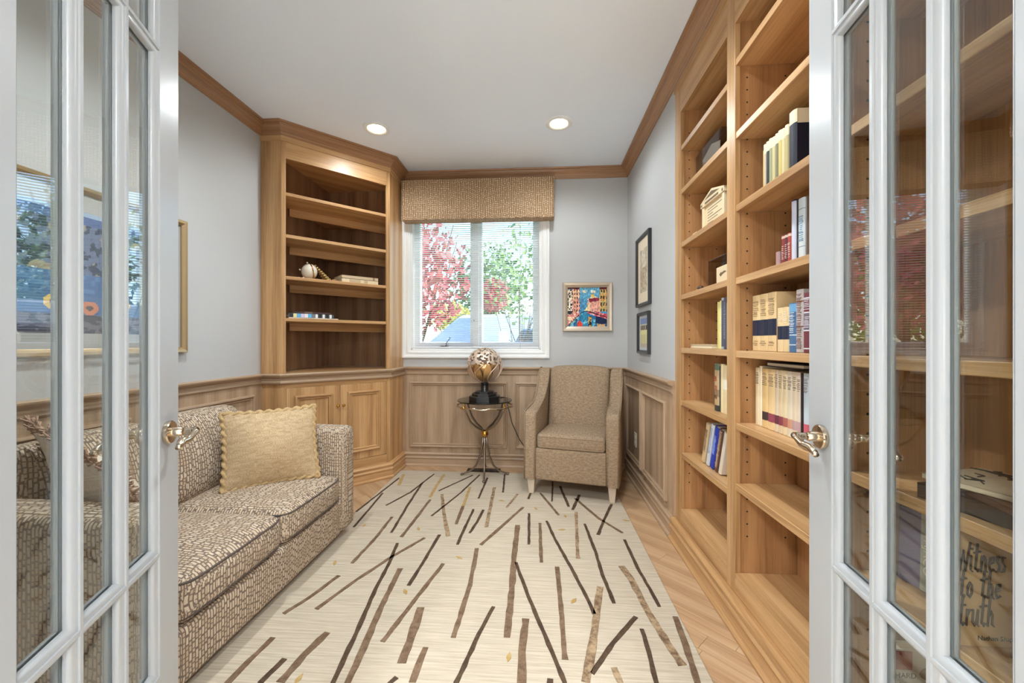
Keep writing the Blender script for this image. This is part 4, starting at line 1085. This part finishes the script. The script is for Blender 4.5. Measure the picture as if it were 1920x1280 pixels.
# --- corner bookcase
def flatbook(label, s0, ln, dp, z, th, col, set_=.05, bands=(), name='book', yaw=0):
    F = FD @ Matrix.Translation((s0+ln/2, z, -set_))
    t = thing(name, label, 'book', F.to_translation(), R(45+yaw))
    # local: x along the spine, y into the case
    b = .0025
    G().box(-ln/2, ln/2, 0, dp, 0, b).box(-ln/2, ln/2, 0, dp, th-b, th).box(-ln/2, ln/2, 0, b, 0, th).build('cover', cm(col), t)
    G().box(-ln/2+.003, ln/2-.003, b, dp-.003, b, th-b).build('pages', PAPER, t)
    for a, c_, cc in bands: G().box(-ln/2+a*ln, -ln/2+c_*ln, -.0006, .0004, .001, th-.001).build('spine_print', cm(cc), t)
    return t
flatbook('lower cream book of the flat pair in the corner bookcase', .44, .30, .20, 1.6395, .034, (226,208,172), bands=((.2,.5,(196,176,140)),(.6,.7,(196,176,140))))
flatbook('upper tan book of the flat pair in the corner bookcase', .44, .30, .20, 1.674, .026, (206,184,150), bands=((.85,.9,(150,120,90)),))
flatbook('thin white magazine under the books on the lowest corner shelf', .055, .35, .17, 1.3325, .008, (226,214,196), set_=.03, name='magazine')
cols = [(40,40,46),(226,220,160),(90,170,214),(206,196,220),(226,226,230),(96,176,220),(120,120,124),(236,236,236),(24,24,28),(236,236,236),(24,24,28),(226,226,226)]
flatbook('thick book with bright blue and white lettered spine in the corner bookcase', .055, .32, .165, 1.341, .030, (70,76,84), set_=.04, bands=[(.02+i*.08, .02+i*.08+(.075 if i < 7 else .05), c) for i, c in enumerate(cols)])
flatbook('thin dark brown book on top of the blue-spined book', .085, .27, .16, 1.3715, .016, (74,48,42), set_=.045, bands=((.3,.5,(110,90,76)),))

# ================================================================== ORNAMENTS
o_ = thing('shell_ornament', 'round white shell ornament with gold band and beaded fan in the corner bookcase', 'ornament', (-1.775, 3.025, 1.6395), R(45))
G().sphere((-.03,0,.066), .062, 24, 16, (.92,1,1.0)).build('shell_ball', SHELLW, o_, smooth=True)
G(Matrix.Translation((-.018,0,.066)) @ Matrix.Rotation(R(78),4,'Y')).lathe([(.0635,-.004),(.0645,0),(.0635,.004),(.061,0)], 32).build('gold_band', BRASS, o_, smooth=True)
g = G(); rr = random.Random(4)
for a in range(9):
    for k in range(8):
        ph = R(-40+10*a); rad = .03+.018*k; x = -.01+rad*math.cos(ph)*.85; y = rad*math.sin(ph)*.5; z = max(.007, .115-.0145*k + .004*math.sin(a))
        g.sphere((x, y, z), .0072, 6, 5)
g.build('bead_fan', plain('bead_gold', (206,176,116), .35, .5), o_, smooth=True)['kind'] = 'stuff'
for x, y, z in ((-.11,-.03,.007),(-.085,-.05,.007),(-.097,0,.075),(-.05,-.02,.131)): G().sphere((x,y,z), .007, 10, 8).build('pearl', SHELLW, o_, smooth=True)
G().sphere((.155,-.01,.014), .022, 14, 8, (1.2,.7,.6)).build('shell_tip', plain('shell_brown', (150,104,66), .4), o_, smooth=True)
o_ = thing('model_temple', 'cream model of a small temple front with pediment on the far bay shelf', 'ornament', (.85, 2.005, 1.7205), R(0))
TMP = plain('cream_plaster', (226,204,166), .6); TMPD = plain('plaster_dark_print', (110,90,66), .7)  # second tone is darker, for tympanum, lettering and emblem
F = FR((0,0,0), (0,-1,0))
G(F).box(-.125,.125,0,.010,-.05,.012,.001).build('plinth', TMP, o_)
G(F).box(-.105,.105,.010,.125,-.045,.0).build('wall', TMP, o_)
for s_ in (-.112, .112): G(F).box(s_-.011, s_+.011, .010, .125, -.012, .008, .002).build('column', TMP, o_)
G(F).box(-.13,.13,.125,.148,-.05,.012,.001).build('frieze', TMP, o_)
G(F).prism([(-.135,.148),(.135,.148),(0,.186)], -.05, .012).build('pediment', TMP, o_)
G(F).prism([(-.085,.153),(.085,.153),(0,.174)], .0115, .0128).build('tympanum', TMPD, o_)
g = G(F)
for a, b, c, d in ((-.075,.075,.131,.141),(-.122,-.110,.130,.142),(.110,.122,.130,.142)): g.box(a,b,c,d,.0115,.0128)
for k in range(6): g.box(-.07, -.07+.06+.05*((k*7) % 3), .03+.014*k, .0325+.014*k, -.0005, .0009)
g.build('inscription', TMPD, o_)['kind'] = 'stuff'
o_ = thing('ornament_block', 'small cream block beside the model temple', 'ornament', (.84, 2.20, 1.7205))
G().box(-.012,.012,-.03,.03,0,.014,.002).build('foot', TMP, o_); G().box(-.010,.010,-.026,.026,.014,.022,.002).build('cap', TMP, o_)
o_ = thing('glass_figurine', 'clear and chrome figurine between the model temple and the stile', 'ornament', (.86, 1.835, 1.7205))
G().lathe([(.022,0),(.022,.012),(.010,.018),(.010,.075),(.016,.085),(.016,.10)], 12).build('stem', ACRYL, o_, smooth=True); G().sphere((0,0,.113), .014, 12, 8).build('chrome_top', plain('chrome', (220,224,228), .1, 1), o_, smooth=True)
o_ = thing('acrylic_award', 'clear faceted acrylic award on the second far shelf', 'ornament', (.88, 2.11, 2.0225))
F = FR((0,0,0), (0,-1,0))
G(F).prism([(-.145,0),(.13,0),(.150,.16),(.02,.172),(-.155,.150)], -.02, .02, .006, 1).build('block', ACRYL, o_)
G(F).prism([(-.10,.02),(.09,.02),(.10,.12),(0,.15),(-.11,.115)], -.004, -.002).build('etching', plain('frosted', (190,184,176), .9), o_)
o_ = thing('acrylic_display', 'clear acrylic case holding a cream card with leaf emblem', 'ornament', (.865, 1.93, 1.4245))
G(F).box(-.105,.105,0,.13,-.04,-.036).box(-.105,-.101,0,.13,-.04,.03).box(-.105,.105,.126,.13,-.04,.03).build('case', ACRYL, o_)
G(F).box(-.055,.085,.004,.088,-.012,.012,.002).build('card_block', TMP, o_)
G(F @ Matrix.Translation((.0,.050,.0128))).prism([(-.02,0),(-.008,.010),(.006,.007),(.03,.012),(.05,.006),(.03,.004),(.006,-.002),(-.008,-.010)], 0, .0006).build('emblem', TMPD, o_)
o_ = thing('snail_ornament', 'tiny brown snail-like ornament with a white bead on the far shelf', 'ornament', (.835, 2.13, 1.4245))
G().sphere((0,0,.012), .016, 14, 10, (1,1.3,.75)).build('body', plain('snail_brown', (74,52,38), .4), o_, smooth=True); G().sphere((0,.032,.006), .006, 10, 8).build('bead', SHELLW, o_, smooth=True)
o_ = thing('bronze_figurine', 'slender bronze winged figurine beside the yellow-green book', 'ornament', (.93, 2.02, 1.144))
G().lathe([(.022,0),(.022,.006),(.012,.010),(.009,.05),(.013,.08),(.006,.095)], 12).build('figure', BRONZE, o_, smooth=True); G().sphere((0,0,.104), .010, 10, 8).build('head', BRONZE, o_, smooth=True)
G().prism([(0,0),(.006,.02),(.03,.075),(.026,.09),(.006,.06)], -.002, .002).build('wing', BRONZE, o_).location = (0,-.002,.02)

# ================================================================== OUTDOORS
def leafmat(n, a, b):
    x = N(n); oi = x.n('TexCoord'); x.l(x.ramp(x.noise(oi.outputs['Object'], 2.3, 3, .7), [(.35, lin(a)), (.65, lin(b))]), x.b.inputs['Base Color']); x.b.inputs['Roughness'].default_value = .6; return x.m
GRASS = leafmat('lawn', (96,140,50), (140,178,76)); ASPH = plain('driveway', (150,148,146), .9); BARK = plain('bark', (74,62,52), .9)
LR = leafmat('maple_red', (150,44,58), (206,96,100)); LG = leafmat('leaf_green', (70,112,48), (130,160,70)); LY = leafmat('leaf_yellow', (170,150,50), (206,196,90)); LD = leafmat('leaf_dark', (52,84,50), (96,124,70))
tag(G().box(-30, 30, 3.82, 60, -.5, -.15).build('ground', GRASS), 'green lawn outside the window', 'lawn', kind='structure')
tag(G().box(-10, 14, 7.2, 12.5, -.149, -.10).build('driveway', ASPH), 'grey asphalt driveway outside the window', 'driveway', kind='structure')
tag(G().box(-8, 1.5, 6.2, 7.2, -.15, .85, .2, 2).build('lawn_bank', GRASS), 'low grassy bank before the driveway', 'lawn', kind='structure')
def tree(name, label, x, y, z0, zc, rx, rz, n, mat, leaf=.09, seed=1, trunk=.07, stems=5, cat='tree'):
    t = thing(name, label, cat, (x, y, z0)); rr = random.Random(seed)
    G().tube([(0,0,0),(.02,.0,(zc-z0)*.4),(.0,.03,(zc-z0)*.9)], lambda u: trunk*(1-.5*u), 8).build('trunk', BARK, t, smooth=True)
    for k in range(stems):
        a = rr.uniform(0,6.28); e = Vector((rx*.8*math.cos(a), rx*.8*math.sin(a), (zc-z0)+rz*rr.uniform(-.2,.8)))
        G().tube([(0,0,(zc-z0)*rr.uniform(.1,.5)), e*.55+Vector((0,0,.1)), e], lambda u: trunk*.42*(1-.75*u), 6).build('branch', BARK, t, smooth=True)
    g = G()
    for _ in range(n):
        d = Vector((rr.gauss(0,1), rr.gauss(0,1), rr.gauss(0,1))).normalized()*rr.random()**.45
        c = Vector((d.x*rx, d.y*rx, d.z*rz + zc-z0)); s_ = leaf*rr.uniform(.6,1.3)
        a = Vector((rr.uniform(-1,1),rr.uniform(-1,1),rr.uniform(-1,1))).normalized(); b = a.orthogonal().normalized()
        g.f([g.v(c-a*s_), g.v(c+b*s_*.5), g.v(c+a*s_), g.v(c-b*s_*.5)])
    g.build('foliage', mat, t, weld=False)['kind'] = 'stuff'
tree('maple_tree', 'red-leaved maple outside the left half of the window', -2.35, 7.0, -.1, 2.35, 1.15, 1.1, 2300, LR, .075, 2)
tree('maple_tree', 'small red-leaved shrub maple near the middle of the window', -1.55, 13.6, -.1, 2.75, .6, .6, 800, LR, .08, 3)
tree('shrub', 'thin-stemmed green shrub outside the right half of the window', -.35, 6.9, -.1, 2.35, .7, .9, 420, LG, .06, 4, .02, 14, 'shrub')
tree('shrub', 'yellow-green rounded shrub beyond the window', -2.95, 13.0, -.1, 2.0, .75, .5, 900, LY, .07, 5, .04, 5, 'shrub')
for i, (x, y, zc, rx, rz, m, lb) in enumerate(((-9.5,22,3.4,3.0,3.0,LG,'tall green tree far left beyond the driveway'),(-3.4,26,4.3,2.6,3.6,LD,'tall dark green tree behind the red maple'),(1.6,21,3.4,1.9,2.8,LG,'tall green tree behind the white van'),(6.2,26,3.0,2.2,2.4,LY,'yellowing tree to the right beyond the van'),(11.0,22,2.8,2.3,2.2,LG,'broad green tree far right beyond the driveway'))):
    tree('garden_tree', lb, x, y, -.1, zc, rx, rz, 1700, m, .22, 20+i, .18, 5)
CGL = plain('car_glass_dark', (52,70,96), .06); CGP = plain('car_glass_pale', (168,190,222), .08)
def car(name, label, x, y, pf, col, glassm, wind, sides, half=.86):
    t = thing(name, label, 'car' if name != 'parked_van' else 'van', (x, y, -.10), group='vehicles on the driveway')
    M = Matrix(((1,0,0,0),(0,0,1,0),(0,1,0,0),(0,0,0,1)))
    G(M).prism(pf, -half, half, .07, 3).build('body', plain(name + '_paint', col, .3, coat=.5), t, smooth=True, angle=35)
    (x0, z0), (x1, z1) = wind; d = Vector((x1-x0, 0, z1-z0)).normalized(); n = Vector((-d.z, 0, d.x))*.012
    g = G(); P = []
    for yy in (-half+.09, half-.09):
        for px, pz in ((x0,z0), (x1,z1)): P.append(Vector((px, yy, pz)))
    a = [g.v(P[k]+n) for k in (0,1,3,2)]; b = [g.v(P[k]-n) for k in (0,1,3,2)]
    g.f(a); g.f(list(reversed(b)))
    for k in range(4): g.f([a[k], a[(k+1)%4], b[(k+1)%4], b[k]])
    g.build('windscreen', glassm, t)
    for s_ in (-1, 1):
        for poly in sides: G(M).prism(poly, s_*half-.005, s_*half+.005).build('side_window', glassm, t)
        for wx in (-1.25, 1.35): G(Matrix.Translation((wx, s_*(half-.08), .33)) @ Matrix.Rotation(R(90),4,'X')).lathe([(.18,-.1),(.31,-.1),(.33,-.08),(.33,.08),(.31,.1),(.18,.1)], 20).build('wheel', BLACK, t, smooth=True, angle=40)
car('parked_van', 'long white van with pale blue windscreen parked beyond the window', -.72, 10.6, [(-2.3,.35),(-2.3,1.0),(-1.2,1.92),(2.2,1.98),(2.3,.35)], (240,240,238), CGP, ((-2.24,1.06),(-1.24,1.90)), [[(-2.16,1.14),(-1.26,1.84),(-.95,1.85),(-.95,1.14)]])
car('parked_car', 'dark blue car parked to the right in front of the white van', 1.32, 8.2, [(-1.9,.35),(-1.9,.95),(-1.62,1.50),(.9,1.52),(1.6,1.05),(2.3,.95),(2.35,.35)], (64,92,128), CGL, ((-1.88,1.0),(-1.64,1.47)), [[(-1.7,1.05),(-1.5,1.42),(-.3,1.44),(-.3,1.05)], [(-.2,1.05),(-.2,1.44),(.8,1.44),(1.35,1.06)]])
